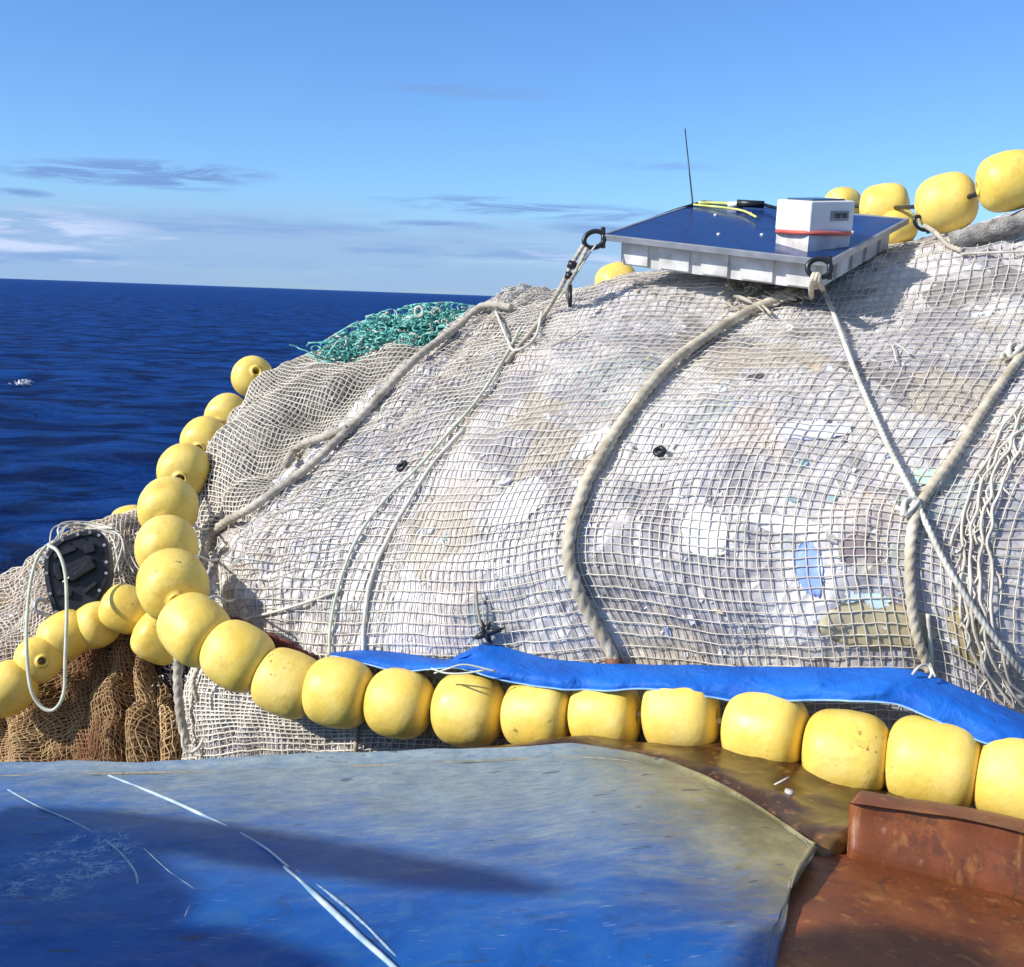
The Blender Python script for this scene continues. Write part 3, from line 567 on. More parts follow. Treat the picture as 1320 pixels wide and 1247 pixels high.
# ------------------------------------------------------------------ left background: second net, curtain
leftnet = empty('net_pile', D(60, 9), 'low beige net mound at the far left edge behind the small floats', 'fishing net')
ln_cols = [
 [D(-420, 7.2), (-420, 1000, 7.3), (-420, 920, 7.6), (-400, 860, 8.0), (-380, 840, 8.6), D(-380, 9.4)],
 [D(-120, 7.0), (-120, 980, 7.1), (-120, 880, 7.3), (-110, 800, 7.7), (-90, 770, 8.4), D(-90, 9.4)],
 [D(0, 7.4), (0, 960, 7.3), (-2, 850, 7.3), (0, 790, 7.6), (12, 742, 8.3), D(20, 9.4)],
 [D(60, 7.5), (60, 950, 7.4), (55, 830, 7.3), (62, 750, 7.6), (78, 698, 8.3), D(80, 9.4)],
 [D(130, 7.6), (130, 940, 7.5), (130, 800, 7.4), (135, 725, 7.7), (140, 672, 8.4), D(140, 9.4)],
 [D(200, 7.8), (200, 930, 7.7), (200, 800, 7.6), (200, 720, 7.9), (200, 665, 8.5), D(200, 9.4)],
 [D(300, 8.2), (300, 900, 8.0), (300, 800, 8.0), (300, 740, 8.2), (300, 690, 8.6), D(300, 9.4)]]
lnp = Patch(ln_cols, [28, 13, 11, 11, 10, 12], [10, 18, 15, 15, 20], amp=(0.03, 0.008), wl=(0.5, 0.18), seed=2)
netting(lnp, 'netting', M_strand, leftnet, r=0.0042, warp=0.8, seed=13)
netting(lnp, 'inner_netting', M_brownnet, leftnet, r=0.0036, off=-0.014, warp=2, shift=(.5, .5), seed=14, jit=.25)
sheet_obj(lnp, 'packed_lining', debris_mat('packed_plastic_left', 3, 0.15), leftnet, -0.024, 1.5, 0.012, 0.2)
curtain = empty('brown_net', D(100, 6.6), 'rust-brown netting hanging in folds below the left string of floats', 'fishing net')
def cur_extra(u, v, p): return (0.04+0.05*np.sin(u*0.13+1)**2)*np.sin(u*0.42+1.6*np.sin(u*0.17)+0.6*np.sin(v*0.12))+0.015*np.sin(u*1.1+1+v*.08)
cc_cols = [
 [(-320, 1150, 6.2), (-320, 1060, 6.5), (-320, 985, 6.7), (-320, 950, 6.9)],
 [(-80, 1120, 6.2), (-80, 1010, 6.6), (-80, 950, 6.8), (-80, 915, 6.95)],
 [(20, 1110, 6.1), (20, 990, 6.6), (20, 935, 6.8), (20, 885, 6.95)],
 [(85, 1110, 6.05), (90, 960, 6.55), (95, 880, 6.85), (105, 815, 7.05)],
 [(150, 1110, 6.0), (155, 950, 6.5), (165, 860, 6.85), (175, 800, 7.0)],
 [(218, 1110, 6.0), (212, 950, 6.4), (205, 860, 6.8), (205, 800, 6.95)],
 [(232, 1110, 6.5), (228, 950, 6.8), (222, 860, 7.1), (215, 790, 7.2)]]
cur = Patch(cc_cols, [28, 16, 12, 14, 14, 10], [14, 16, 13], amp=(0.03, 0.015), wl=(0.5, 0.15), seed=9, extra=cur_extra)
netting(cur, 'netting', M_brownnet, curtain, r=0.0036, warp=0.9, seed=15, shift=(0, 0))
netting(cur, 'inner_netting', M_brownnet, curtain, r=0.003, off=-0.02, warp=1.8, shift=(.5, .5), seed=16, jit=.2)
sheet_obj(cur, 'backing_cloth', M_browncl, curtain, -0.03, 3, 0.02, 0.2)
ALLP = [main, lobe, belly]
def O(px, py, lift=0.0, pt=None): return on(pt or ALLP, px, py, lift)
def OL(pts, lift=0.0, pt=None): return [O(x, y, lift, pt) for x, y in pts]
# ------------------------------------------------------------------ floats
def float_mesh(ex, hole, ribbed):
    me_V = []; me_F = []; n = 30; Rr = 0.15; Lh = 0.15; prof = []
    hr = 0.024
    for i in range(23):
        t = math.pi*(0.045+0.91*i/22); ct, st = math.cos(t), math.sin(t)
        prof.append((Lh*math.copysign(abs(ct)**(2/ex), ct), Rr*st**(2/ex)))
    prof = [(prof[0][0]-0.006, hr), (prof[0][0]+0.002, hr+0.006), (prof[0][0]+0.003, hr+0.014)]+prof+[(prof[-1][0]-0.003, hr+0.014), (prof[-1][0]-0.002, hr+0.006), (prof[-1][0]+0.006, hr)]
    if ribbed:  # moulding seam round the waist
        prof = [(x, r+(0.0022 if abs(x) < 0.004 else 0)) for x, r in prof]
    prof.append((prof[0][0], hr))  # bore back through
    mb = MB(); V = []; k = len(prof)-1
    for x, r in prof[:k]:
        for j in range(n): a = 2*math.pi*j/n; V.append((x, r*math.cos(a), r*math.sin(a)))
    F = []
    for i in range(k):
        i2 = (i+1) % k
        for j in range(n): j2 = (j+1) % n; F.append((i*n+j, i*n+j2, i2*n+j2, i2*n+j))
    me = bpy.data.meshes.new('float'); me.from_pydata(V, [], F); me.polygons.foreach_set('use_smooth', np.ones(len(F), bool)); me.materials.append(M_float); me.update(); me.validate()
    return me
FM = [float_mesh(2.8, 1, True), float_mesh(3.0, 1, True), float_mesh(2.6, 1, False)]; FMB = float_mesh(3.5, 1, True); FMG = float_mesh(3.3, 1, True); FMG.materials.clear(); FMG.materials.append(M_float_g)
used = []
def put_float(px, py, d, sc, axis, label, group, mesh=None, ln=1.0):
    o = bpy.data.objects.new('yellow_float', mesh or FM[len(used) % 3]); COL.objects.link(o)
    ax = Vector(axis).normalized(); q = ax.to_track_quat('X', 'Z'); M = Matrix.Translation(P(px, py, d)) @ q.to_matrix().to_4x4() @ Matrix.Rotation(random.uniform(0, 6.28), 4, 'X') @ Matrix.Diagonal((sc*ln, sc*random.uniform(.985, 1.02), sc, 1))
    o.matrix_world = M; tag(o, label, 'float', group); used.append(o); return o
GA = 'yellow floats on the main float line'
main_f = [
 (325, 486, 7.9, 1.00, 'upright yellow float with its round hole showing, highest at the left end of the net'),
 (292, 535, 7.45, 0.95, 'half-hidden yellow float just below the upright one with the hole'),
 (264, 568, 6.95, 1.02, 'yellow float third down the left side of the big net, sea behind it'),
 (237, 606, 6.45, 1.04, 'yellow float fourth down the left side of the net, next to open sea'),
 (217, 655, 5.95, 1.08, 'deeper yellow float beside the end of the far mound, left of the net'),
 (215, 706, 5.55, 1.08, 'yellow float squeezed just above the large one level with the black plate'),
 (223, 755, 5.15, 1.12, 'large yellow float touching the short string of floats at the left'),
 (252, 812, 4.9, 1.02, 'yellow float at the bend where the line turns right'),
 (307, 846, 4.82, 1.02, 'yellow float right of the bend, below the dark gap in the net'),
 (371, 881, 4.78, 0.96, 'yellow float two places before the blue strip begins'),
 (437, 893, 4.72, 1.0, 'yellow float under the thin left tip of the blue strip'),
 (515, 907, 4.66, 1.0, 'yellow float under the narrow folded part of the blue strip'),
 (604, 915, 4.58, 1.03, 'bright yellow float with thin green cord above it, where the blue strip widens'),
 (694, 922, 4.46, 0.96, 'yellow float resting just left of the top of the blue steel curve'),
 (780, 922, 4.38, 0.94, 'yellow float right below the lower end of the thick laid rope'),
 (878, 922, 4.24, 0.98, 'yellow float above the yellowed gutter, its top tucked under the strip'),
 (987, 943, 4.08, 1.02, 'yellow float with a faint seam line, above the rusty gutter bolt'),
 (1091, 971, 3.93, 1.03, 'yellow float spotted with dark grime, left end of the red steel block'),
 (1202, 985, 3.82, 1.07, 'clean yellow float with one dark scuff on top, over the red block'),
 (1318, 1010, 3.7, 1.05, 'yellow float cut off by the right edge of the photo, over the red block'),
 (1440, 1050, 3.6, 1.05, 'yellow float beyond the right edge')]
cts = [P(x, y, d) for x, y, d, s, l in main_f]
for i, (x, y, d, s, l) in enumerate(main_f[:-1]):
    a = cts[max(i-1, 0)]; b = cts[min(i+1, len(cts)-1)]; ax = b-a
    ax = ax.normalized()+Vector((random.uniform(-.06, .06), random.uniform(-.1, .1), random.uniform(-.06, .06)))
    if i == 0: ax = (C0-cts[0]).normalized()+upv*0.30+rgt*0.22
    put_float(x, y, d, s*(0.99 if i > 8 else 0.97), ax, l, GA, FMG if i in (17, 13, 9) else FMB if i > 13 else None, ln=0.97 if i > 8 else 1.04)
mb = MB(); mb.line([c+Vector((0, 0, 0)) for c in cts[1:]], 0.012, 0.04); tag(mb.build('float_line', M_rope), 'rope threaded through the long main row of yellow floats', 'rope')
GB = 'small string of floats at the far left'
lf = [(162, 785, 6.75, 0.99, 'pale yellow float end-on with dark hole, against the big float column'),
 (124, 806, 6.85, 0.96, 'ring-ended yellow float below the black plate'),
 (84, 820, 6.8, 1.0, 'yellow float crossed by the right side of the thin cord loop'),
 (50, 850, 6.7, 0.95, 'yellow float inside the thin cord loop'),
 (10, 888, 6.6, 1.05, 'yellow float cut off by the left edge of the photo')]
lc = [P(*q[:3]) for q in lf]+[P(-50, 930, 6.5)]
for i, (x, y, d, s, l) in enumerate(lf):
    ax = lc[i+1]-lc[max(i-1, 0)]
    if i == 0: ax = Vector((1, 0.15, -0.45))
    if i == 1: ax = Vector((0.9, -0.7, 0.5))
    if i == 3: ax = Vector((0.5, -0.8, 0.2))
    put_float(x, y, d, s, ax, l, GB)
put_float(206, 822, 6.6, 1.02, (1, 0.3, -0.6), 'yellow float mostly hidden behind the bend, low in the shade', GB)
put_float(168, 676, 8.6, 0.98, (1, 0.2, 0.2), 'sliver of a yellow float on top of the far mound, left of the float column', GB)
mb = MB(); mb.line([P(215, 812, 6.65)]+lc, 0.012, 0.04); tag(mb.build('float_line', M_rope), 'rope through the short left-hand string of floats', 'rope')
GC = 'floats on the skyline at the top right'
tf = [(1086, 264, 7.7, 0.80, (1, .6, .1), 'small far yellow float peeping over the white box on the raft'),
 (1140, 268, 7.0, 1.0, (1, -.3, .15), 'yellow float behind the right corner of the raft, against the sky'),
 (1220, 262, 6.3, 1.12, (1, -.35, .3), 'yellow float on the skyline with its end tilted up, between two others'),
 (1300, 234, 5.9, 1.06, (1, -.2, .25), 'yellow float highest in the photo, at the top right edge'),
 (1158, 293, 6.9, 0.72, (1, .2, .1), 'low shaded yellow float tucked beneath the right corner of the raft'),
 (795, 366, 7.3, 0.92, (1, .3, .35), 'pale yellow float peeking over the net left of the raft'),
 (1365, 205, 5.7, 1.05, (1, -.2, .35), '')]
for x, y, d, s, ax, l in tf[:-1]: put_float(x, y, d, s, ax, l, GC)
mb = MB(); mb.line([P(*q[:3]) for q in tf[:4]]+[P(1365, 205, 5.7)], 0.014, 0.04); tag(mb.build('float_line', M_black), 'dark rope linking the floats on the skyline', 'rope')
# ------------------------------------------------------------------ blue strip
def strip():
    tp = [(425, 842), (470, 838), (520, 842), (575, 850), (595, 842), (630, 831), (700, 848), (760, 854), (850, 857), (1000, 860), (1120, 861), (1180, 864), (1240, 887), (1320, 922), (1420, 965)]
    bp = [(432, 846), (480, 858), (520, 866), (580, 860), (605, 864), (640, 874), (690, 884), (760, 890), (850, 888), (960, 906), (1030, 903), (1140, 906), (1200, 926), (1262, 955), (1320, 970), (1420, 1012)]
    def path(l, f):
        xs = np.linspace(426, 1420, 190); q = smooth_path([(x, y, 0) for x, y in l], 16); return xs, np.interp(xs, q[:, 0], q[:, 1])
    xs, yt = path(tp, 0); _, yb = path(bp, 0)
    dep = np.interp(xs, [425, 520, 600, 700, 780, 880, 990, 1090, 1200, 1320, 1420], [4.82, 4.68, 4.55, 4.40, 4.30, 4.18, 4.04, 3.92, 3.80, 3.68, 3.58])
    nv = 14; V = []
    for side in (0, 1):
        for i, x in enumerate(xs):
            for j in range(nv+1):
                t = j/nv; y = yt[i]*(1-t)+yb[i]*t
                d = dep[i]+0.17*(1-t)**1.6-0.025*math.sin(t*math.pi)-0.015
                q = np.array(P(x+10*(t-.5)*0, y, d)); w = 0.014*nz3(q*np.array([1, 1, 0.4]), 0.33, 3)+0.005*nz3(q, 0.1, 7)
                w += 0.03*math.exp(-((x-600)/22)**2)*math.sin(t*9)
                q = q-_f*(w+(-0.005 if side else 0)); V.append(q)
    n = len(xs)*(nv+1); F = []
    for i in range(len(xs)-1):
        for j in range(nv):
            a = i*(nv+1)+j; b = a+nv+1; F.append((a, a+1, b+1, b)); F.append((n+a, n+b, n+b+1, n+a+1))
        for j in (0, nv):
            a = i*(nv+1)+j; b = a+nv+1; F.append((a, b, n+b, n+a))
    root = tag(mesh_obj('tarpaulin_strip', V, F, M_tarp), 'bright blue strip of tarpaulin running along the top of the float row', 'tarpaulin')
    mb = MB(); e = [V[i*(nv+1)+nv]-_f*0.004 for i in range(len(xs))]; mb.tube(e, 0.0035, 6)
    mb.build('hem', simple('pale_blue_hem', (0.16, 0.36, 0.72), (0.34, 0.52, 0.80), 14, 0.6), root)
    return dep
strip()
# ------------------------------------------------------------------ ship
ship = empty('ship_stern', (0, 5, DZ), 'weathered fishing vessel deck edge in worn blue and red-oxide paint in the foreground', 'ship')
def spatch(cols, nu, nv, name, mat, amp=0.004, wl=0.8, seed=1, div=2, closed=None):
    p = Patch(cols, nu, nv, amp=(amp, amp*.3), wl=(wl, wl*.3), seed=seed); V, F = p.sheet(0, div); o = mesh_obj(name, V, F, mat, ship); return o, p
# camera-height drops: plate that falls away from us, rounds over its far rim and its right-hand end
def PZ(px, py, d, dz=0.0, dy=0.0): q = P(px, py, d); return Vector((q.x, q.y+dy, q.z+dz))
blue_cols = [
 [(-700, 1700, 1.7), (-500, 1247, 2.6), (-420, 1110, 3.3), (-330, 1045, 3.85), (-300, 1012, 4.15), PZ(-300, 1012, 4.15, -0.06, 0.10), PZ(-300, 1012, 4.15, -0.9, 0.2)],
 [(-100, 1700, 1.7), (0, 1247, 2.6), (0, 1110, 3.3), (0, 1040, 3.85), (0, 1000, 4.2), PZ(0, 1000, 4.2, -0.06, 0.10), PZ(0, 1000, 4.2, -0.9, 0.2)],
 [(300, 1700, 1.7), (330, 1247, 2.6), (330, 1110, 3.25), (330, 1035, 3.8), (330, 992, 4.15), PZ(330, 992, 4.15, -0.06, 0.10), PZ(330, 992, 4.15, -0.9, 0.2)],
 [(600, 1700, 1.7), (610, 1247, 2.55), (610, 1110, 3.15), (600, 1030, 3.7), (600, 981, 4.05), PZ(600, 981, 4.05, -0.06, 0.10), PZ(600, 981, 4.05, -0.9, 0.2)],
 [(790, 1700, 1.7), (800, 1247, 2.5), (790, 1110, 3.05), (775, 1030, 3.55), (765, 976, 3.95), PZ(765, 976, 3.95, -0.06, 0.10), PZ(765, 976, 3.95, -0.8, 0.2)],
 [(880, 1700, 1.7), (905, 1247, 2.47), (905, 1140, 2.9), (895, 1060, 3.3), (868, 996, 3.75), PZ(868, 996, 3.75, -0.06, 0.08), PZ(868, 996, 3.75, -0.7, 0.15)],
 [(930, 1700, 1.7), (962, 1247, 2.46), (972, 1170, 2.75), (975, 1100, 3.05), (955, 1034, 3.48), PZ(955, 1034, 3.48, -0.05, 0.06), PZ(955, 1034, 3.48, -0.6, 0.1)],
 [(950, 1700, 1.7), (990, 1247, 2.45), (1006, 1185, 2.68), (1022, 1130, 2.9), (1044, 1090, 3.12), PZ(1044, 1090, 3.12, -0.04, 0.03), PZ(1044, 1090, 3.12, -0.4, 0.05)],
 [PZ(952, 1700, 1.7, -.002), PZ(992, 1247, 2.45, -0.002), PZ(1008, 1185, 2.68, -0.002), PZ(1024, 1130, 2.9, -0.002), PZ(1046, 1090, 3.12, -0.002), PZ(1046, 1090, 3.12, -0.04, 0.03), PZ(1046, 1090, 3.12, -0.4, 0.05)],
 [PZ(953, 1700, 1.7, -.05), PZ(993, 1247, 2.45, -0.05), PZ(1009, 1185, 2.68, -0.05), PZ(1025, 1130, 2.9, -0.05), PZ(1047, 1090, 3.12, -0.05), PZ(1047, 1090, 3.12, -0.08, 0.03), PZ(1047, 1090, 3.12, -0.42, 0.05)]]
_, bluep = spatch(blue_cols, [20]*7+[2, 2], [10, 12, 12, 12, 6, 10], 'blue_bulwark', M_bluesteel, 0.008, 0.9, 1, 1.5)
# rolled rim bead along the far edge of the blue plate and round its end
mb = MB(); rim = [P(*q) for q in ((-300, 1012, 4.15), (0, 1000, 4.2), (330, 992, 4.15), (600, 981, 4.05), (765, 976, 3.95), (868, 996, 3.75), (955, 1034, 3.48), (1044, 1090, 3.12), (1022, 1130, 2.9), (1006, 1185, 2.68), (990, 1247, 2.45), (975, 1400, 2.1))]
mb.line([q+Vector((0, 0, -0.004)) for q in rim], 0.0055, 0.03, 8)
mb.build('rim_bead', rust_mat('scuffed_rim', (0.10, 0.12, 0.12), (0.26, 0.24, 0.17), (0.36, 0.33, 0.26), 14, 0.6), ship)
# weld seam running over the blue plate
def seam(pts, w, name, mat, lift=0.004):
    q = [on([bluep], x, y, lift, 9) for x, y in pts]; q = resample(smooth_path(q), 0.03); mb = MB()
    n = len(q); ww = np.interp(np.linspace(0, 1, n), np.linspace(0, 1, len(w)), w)
    mb.tube(q, ww, 6); return mb.build(name, mat, ship)
M_weld = simple('chipped_white_paint', (0.16, 0.28, 0.40), (0.58, 0.64, 0.68), 9, 0.6, 0.6)
seam([(140, 1000), (200, 1024), (250, 1046), (330, 1086), (372, 1118)], [0.004, 0.006, 0.006, 0.004, 0.003], 'weld_seam', M_weld, 0.001)
seam([(366, 1118), (410, 1158), (460, 1205), (515, 1255), (560, 1310)], [0.004, 0.008, 0.009, 0.007, .007], 'weld_seam', M_weld, 0.001)
seam([(382, 1122), (440, 1165), (490, 1212), (535, 1262)], [0.002, 0.005, 0.004, 0.004], 'weld_seam', simple('scratched_grey_paint', (0.10, 0.20, 0.34), (0.34, 0.44, 0.54), 60, 0.6, 0.6), 0.0)
M_scr = simple('scratch_marks', (0.16, 0.27, 0.40), (0.42, 0.50, 0.56), 30, 0.7, 0.4)
def scr(pts, r):
    mb = MB(); mb.line([on([bluep], x, y, -0.0005, 9) for x, y in pts], r, 0.02, 4); mb.build('scratch', M_scr, ship)
scr([(10, 1018), (50, 1040), (100, 1062), (145, 1090), (172, 1120), (178, 1140)], 0.0035)
scr([(186, 1094), (220, 1125), (253, 1150), (243, 1170), (236, 1188)], 0.0022)
# gutter behind the blue plate, sloping down to the red block
gut = [
 [PZ(520, 1010, 4.15, -.2), (520, 992, 4.25), (520, 985, 4.4), PZ(520, 985, 4.6, -.3)],
 [PZ(640, 990, 4.02, -.2), (640, 975, 4.12), (640, 968, 4.35), PZ(640, 966, 4.6, -.2)],
 [PZ(760, 985, 3.92, -.2), (745, 965, 4.1), (760, 955, 4.3), PZ(760, 950, 4.6, -.2)],
 [PZ(868, 1010, 3.7, -.2), (860, 985, 3.85), (880, 962, 4.12), (905, 935, 4.42)],
 [PZ(955, 1046, 3.45, -.2), (960, 1026, 3.58), (985, 990, 3.85), (1005, 950, 4.3)],
 [PZ(1044, 1096, 3.1, -.2), (1050, 1085, 3.2), (1085, 1040, 3.55), (1105, 985, 4.12)],
 [PZ(1094, 1085, 3.22, -.2), (1096, 1078, 3.24), (1130, 1050, 3.5), (1200, 1010, 4.05)]]
spatch(gut, [14]*6, [6, 12, 10], 'rusty_gutter', M_rust, 0.006, 0.4, 3, 1.5)
mb = MB(); c = P(1017, 1023, 3.58); mb.tube([c-Vector((0, 0, .02)), c+Vector((0, 0, .012))], [0.016, 0.014], 10); mb.build('bolt', simple('pale_bolt', (0.35, 0.3, 0.28), (0.6, 0.55, 0.5), 40, 0.5), ship)
mb = MB(); mb.line([P(998, 1012, 3.6), P(1008, 1007, 3.6), P(1017, 1002, 3.62)], 0.003); mb.build('rope_end', M_line, ship)
# red steel: floor and raised block
floor = [
 [(880, 1700, 1.66), (930, 1247, 2.52), (990, 1150, 2.92), (1040, 1098, 3.2), (1050, 1090, 3.3)],
 [(1100, 1700, 1.66), (1080, 1247, 2.50), (1075, 1150, 2.92), (1080, 1105, 3.17), (1090, 1090, 3.3)],
 [(1300, 1750, 1.66), (1240, 1290, 2.45), (1220, 1190, 2.85), (1210, 1130, 3.15), (1205, 1110, 3.3)],
 [(1600, 1800, 1.66), (1450, 1330, 2.45), (1400, 1240, 2.8), (1380, 1170, 3.15), (1370, 1150, 3.3)],
 [(2100, 1900, 1.66), (1800, 1400, 2.45), (1700, 1320, 2.8), (1650, 1250, 3.15), (1640, 1230, 3.3)]]
spatch(floor, [10]*4, [10]*4, 'red_deck', M_redpaint, 0.004, 0.5, 5, 1.5)
block = [
 [PZ(1096, 1100, 3.17, -.05), (1096, 1094, 3.17), (1097, 1060, 3.2), (1096.5, 1037, 3.205), (1097, 1035.5, 3.212), (1120, 1036, 3.5), PZ(1120, 1015, 3.9, -.6)],
 [PZ(1150, 1116, 3.15, -.05), (1150, 1108, 3.15), (1150, 1066, 3.18), (1150, 1045, 3.185), (1150.5, 1043, 3.192), (1165, 1044, 3.5), PZ(1165, 1020, 3.9, -.6)],
 [PZ(1250, 1138, 3.12, -.05), (1250, 1132, 3.12), (1250, 1086, 3.15), (1250, 1060, 3.155), (1250.5, 1058, 3.162), (1262, 1059, 3.48), PZ(1262, 1030, 3.88, -.6)],
 [PZ(1400, 1185, 3.08, -.05), (1400, 1178, 3.08), (1400, 1125, 3.1), (1400, 1097, 3.105), (1400.5, 1095, 3.112), (1404, 1094, 3.4), PZ(1404, 1060, 3.8, -.6)],
 [PZ(1700, 1285, 3.08, -.05), (1700, 1278, 3.08), (1700, 1215, 3.1), (1700, 1182, 3.15), (1704, 1174, 3.24), (1704, 1184, 3.4), PZ(1704, 1140, 3.8, -.6)]]
block.insert(0, [PZ(1096, 1100, 3.22, -.05), PZ(1095, 1094, 3.3), PZ(1096, 1062, 3.33), PZ(1099, 1040, 3.36), PZ(1104, 1034, 3.42), (1116, 1036, 3.5), PZ(1116, 1018, 3.95, -.6)])
bo_, _ = spatch(block, [2, 6, 8, 10, 12], [2, 6, 6, 3, 8, 6], 'red_coaming', M_redpaint, 0.0012, 0.25, 6, 2)
bo_.data.polygons.foreach_set('use_smooth', np.zeros(len(bo_.data.polygons), bool))
# lower platform that carries the catch, with the hull under it
mb = MB(); mb.box((0.6, 5.9, DZ-0.16), (7.0, 3.5, 0.15)); mb.build('lower_deck', M_hull, ship, False)
mb = MB(); mb.box((0.6, 1.5, 0.9), (6.8, 7.6, 1.65), bev=0.25); mb.build('hull', M_hull, ship, False)
mb = MB(); g = random.Random(3)
for k in range(260):   # wet specks and scraps on the dark plating by the hanging rope
    c = P(g.uniform(196, 276), g.uniform(870, 992), 6.45+g.uniform(-.15, .3)); r = g.uniform(0.003, 0.011)
    vs = [c+Vector((g.uniform(-1, 1), g.uniform(-1, 1), g.uniform(-1, 1)))*r for _ in range(4)]; mb.add(vs, [(0, 1, 2), (0, 2, 3), (0, 3, 1), (1, 3, 2)])
tag(mb.build('plastic_specks', M_flake, None, False), 'pale specks caught in dark mesh beside the hanging rope', 'plastic waste', kind='stuff')
dk = Patch([[D(180, 6.9), (180, 990, 6.8), (190, 900, 6.85), (200, 830, 6.95)], [D(235, 6.7), (235, 990, 6.6), (235, 900, 6.7), (235, 830, 6.8)], [D(300, 6.7), (300, 990, 6.6), (300, 900, 6.7), (300, 830, 6.8)]], [8, 8], [8, 10, 8], seed=5)
darknet = empty('dark_net', D(240, 6.7), 'nearly black mesh between the brown net and the beige belly, behind the hanging rope', 'fishing net')
sheet_obj(dk, 'backing_cloth', M_hull, darknet, -0.03, 2); netting(dk, 'netting', simple('dark_twine', (0.03, 0.025, 0.03), (0.10, 0.08, 0.08), 5, 0.9), darknet, r=0.006, warp=1.3, seed=18)
# ------------------------------------------------------------------ ropes
def rope_thing(pts, r, mat, label, name='rope', laid=True, cat='rope', group=None):
    mb = MB()
    if laid: mb.rope(pts, r)
    else: mb.line(pts, r)
    return tag(mb.build(name, mat), label, cat, group)
rope_thing(OL([(798, 858), (785, 830), (762, 790), (744, 750), (735, 712), (745, 662), (768, 608), (808, 545), (858, 482), (905, 445), (960, 410), (1010, 388), (1046, 362)], 0.027), 0.028, M_rope, 'thickest three-strand rope curving up the middle of the net to the raft')
rope_thing(OL([(660, 402), (640, 398), (620, 402), (590, 428), (545, 462), (505, 502), (470, 540), (440, 570), (405, 603), (372, 628), (330, 657), (290, 680), (272, 702), (268, 735)], 0.024), 0.025, M_ropeg, 'weathered grey rope along the seam between the left lobe and the main sack')
rope_thing(OL([(452, 558), (425, 568), (400, 575), (383, 588), (374, 604)], 0.03), 0.024, M_ropeg, 'short grey rope end curling left off the seam rope', 'rope_end')
r_ = rope_thing(OL([(1322, 455), (1300, 485), (1268, 530), (1235, 585), (1200, 632), (1180, 665), (1172, 705), (1172, 760), (1180, 815), (1196, 862)], 0.021), 0.022, M_rope, 'rope at the right that bends at a knot and drops to the blue strip')
mb = MB(); k0 = OL([(1172, 662)], 0.04)[0]
for a in range(3):
    q = [k0+np.array([0.035*math.cos(t+a), 0.02*math.sin(t*1.3+a), 0.03*math.sin(t+a*1.7)]) for t in np.linspace(0, 6, 14)]; mb.line(q, 0.010)
mb.line(OL([(1172, 660), (1160, 663), (1152, 660)], 0.03), 0.011)
tag(mb.build('rope_knot', M_line), 'pale lashing knot where the two right-hand ropes cross', 'knot')
mb = MB(); k0 = OL([(1308, 462)], 0.04)[0]
for a in range(3):
    q = [k0+np.array([0.04*math.cos(t+a), 0.02*math.sin(t*1.3+a), 0.03*math.sin(t+a*1.7)]) for t in np.linspace(0, 6, 14)]; mb.line(q, 0.011)
mb.line(OL([(1305, 460), (1292, 464), (1290, 470)], 0.03), 0.011)
tag(mb.build('rope_knot', M_line), 'pale knot at the right edge atop the bending rope', 'knot')
rope_thing(OL([(1052, 366), (1070, 400), (1085, 440), (1105, 495), (1140, 575), (1180, 655), (1215, 725), (1255, 785), (1300, 845), (1340, 890)], 0.028), 0.0125, M_line, 'thin taut pale rope running diagonally from the raft to the lower right', laid=True)
rope_thing(OL([(672, 425), (648, 470), (615, 520), (580, 560), (540, 605), (495, 650), (460, 700), (438, 760), (428, 810), (426, 848)], 0.012), 0.008, M_lineg, 'greenish cord, left one of the near-parallel pair, ending at the tip of the blue strip', 'cord', False, 'cord')
rope_thing(OL([(600, 555), (560, 600), (525, 655), (498, 705), (480, 750), (472, 800), (470, 845)], 0.012), 0.0095, M_line, 'pale cord, right one of the near-parallel pair on the left part of the net', 'cord', False, 'cord')
rope_thing(OL([(318, 798), (360, 788), (400, 776), (440, 762)], 0.012), 0.008, M_line, 'short pale cord lying nearly level above the first floats of the bottom row', 'cord', False, 'cord')
rope_thing(OL([(700, 405), (690, 440), (665, 455), (655, 440), (640, 405)], 0.014), 0.008, M_line, 'short knotted cord hanging at the top of the seam rope', 'cord', False, 'cord')
rope_thing(OL([(462, 925), (460, 960), (458, 992)], 0.012, [belly]), 0.011, M_ropeg, 'short straight rope dropping over the belly below the floats', 'rope', False)
rope_thing(OL([(1195, 790), (1197, 820), (1200, 862)], 0.014), 0.009, M_line, 'frayed cord beside the foot of the right-hand rope', 'cord', False, 'cord')
mb = MB(); b0 = np.array(P(1198, 866, 3.92)); mb.line([P(1176, 870, 3.9), P(1184, 860, 3.9), P(1196, 857, 3.93), P(1201, 868, 3.9), P(1198, 874, 3.88)], 0.005); mb.line([P(1199, 856, 3.95), P(1202, 866, 3.9), P(1206, 873, 3.89)], 0.005)
tag(mb.build('cord_tie', M_line), 'small white cord tie through the blue strip', 'cord')
mb = MB(); mb.line([P(560, 868, 4.45), P(578, 862, 4.4), P(600, 857, 4.4), P(640, 866, 4.4)], 0.004); mb.line([P(556, 862, 4.42), P(575, 868, 4.38), P(600, 868, 4.36), P(625, 864, 4.36)], 0.004)
tag(mb.build('cord_tie', M_lineg), 'thin yellow-green cord looped in the gap under the folded blue strip', 'cord')
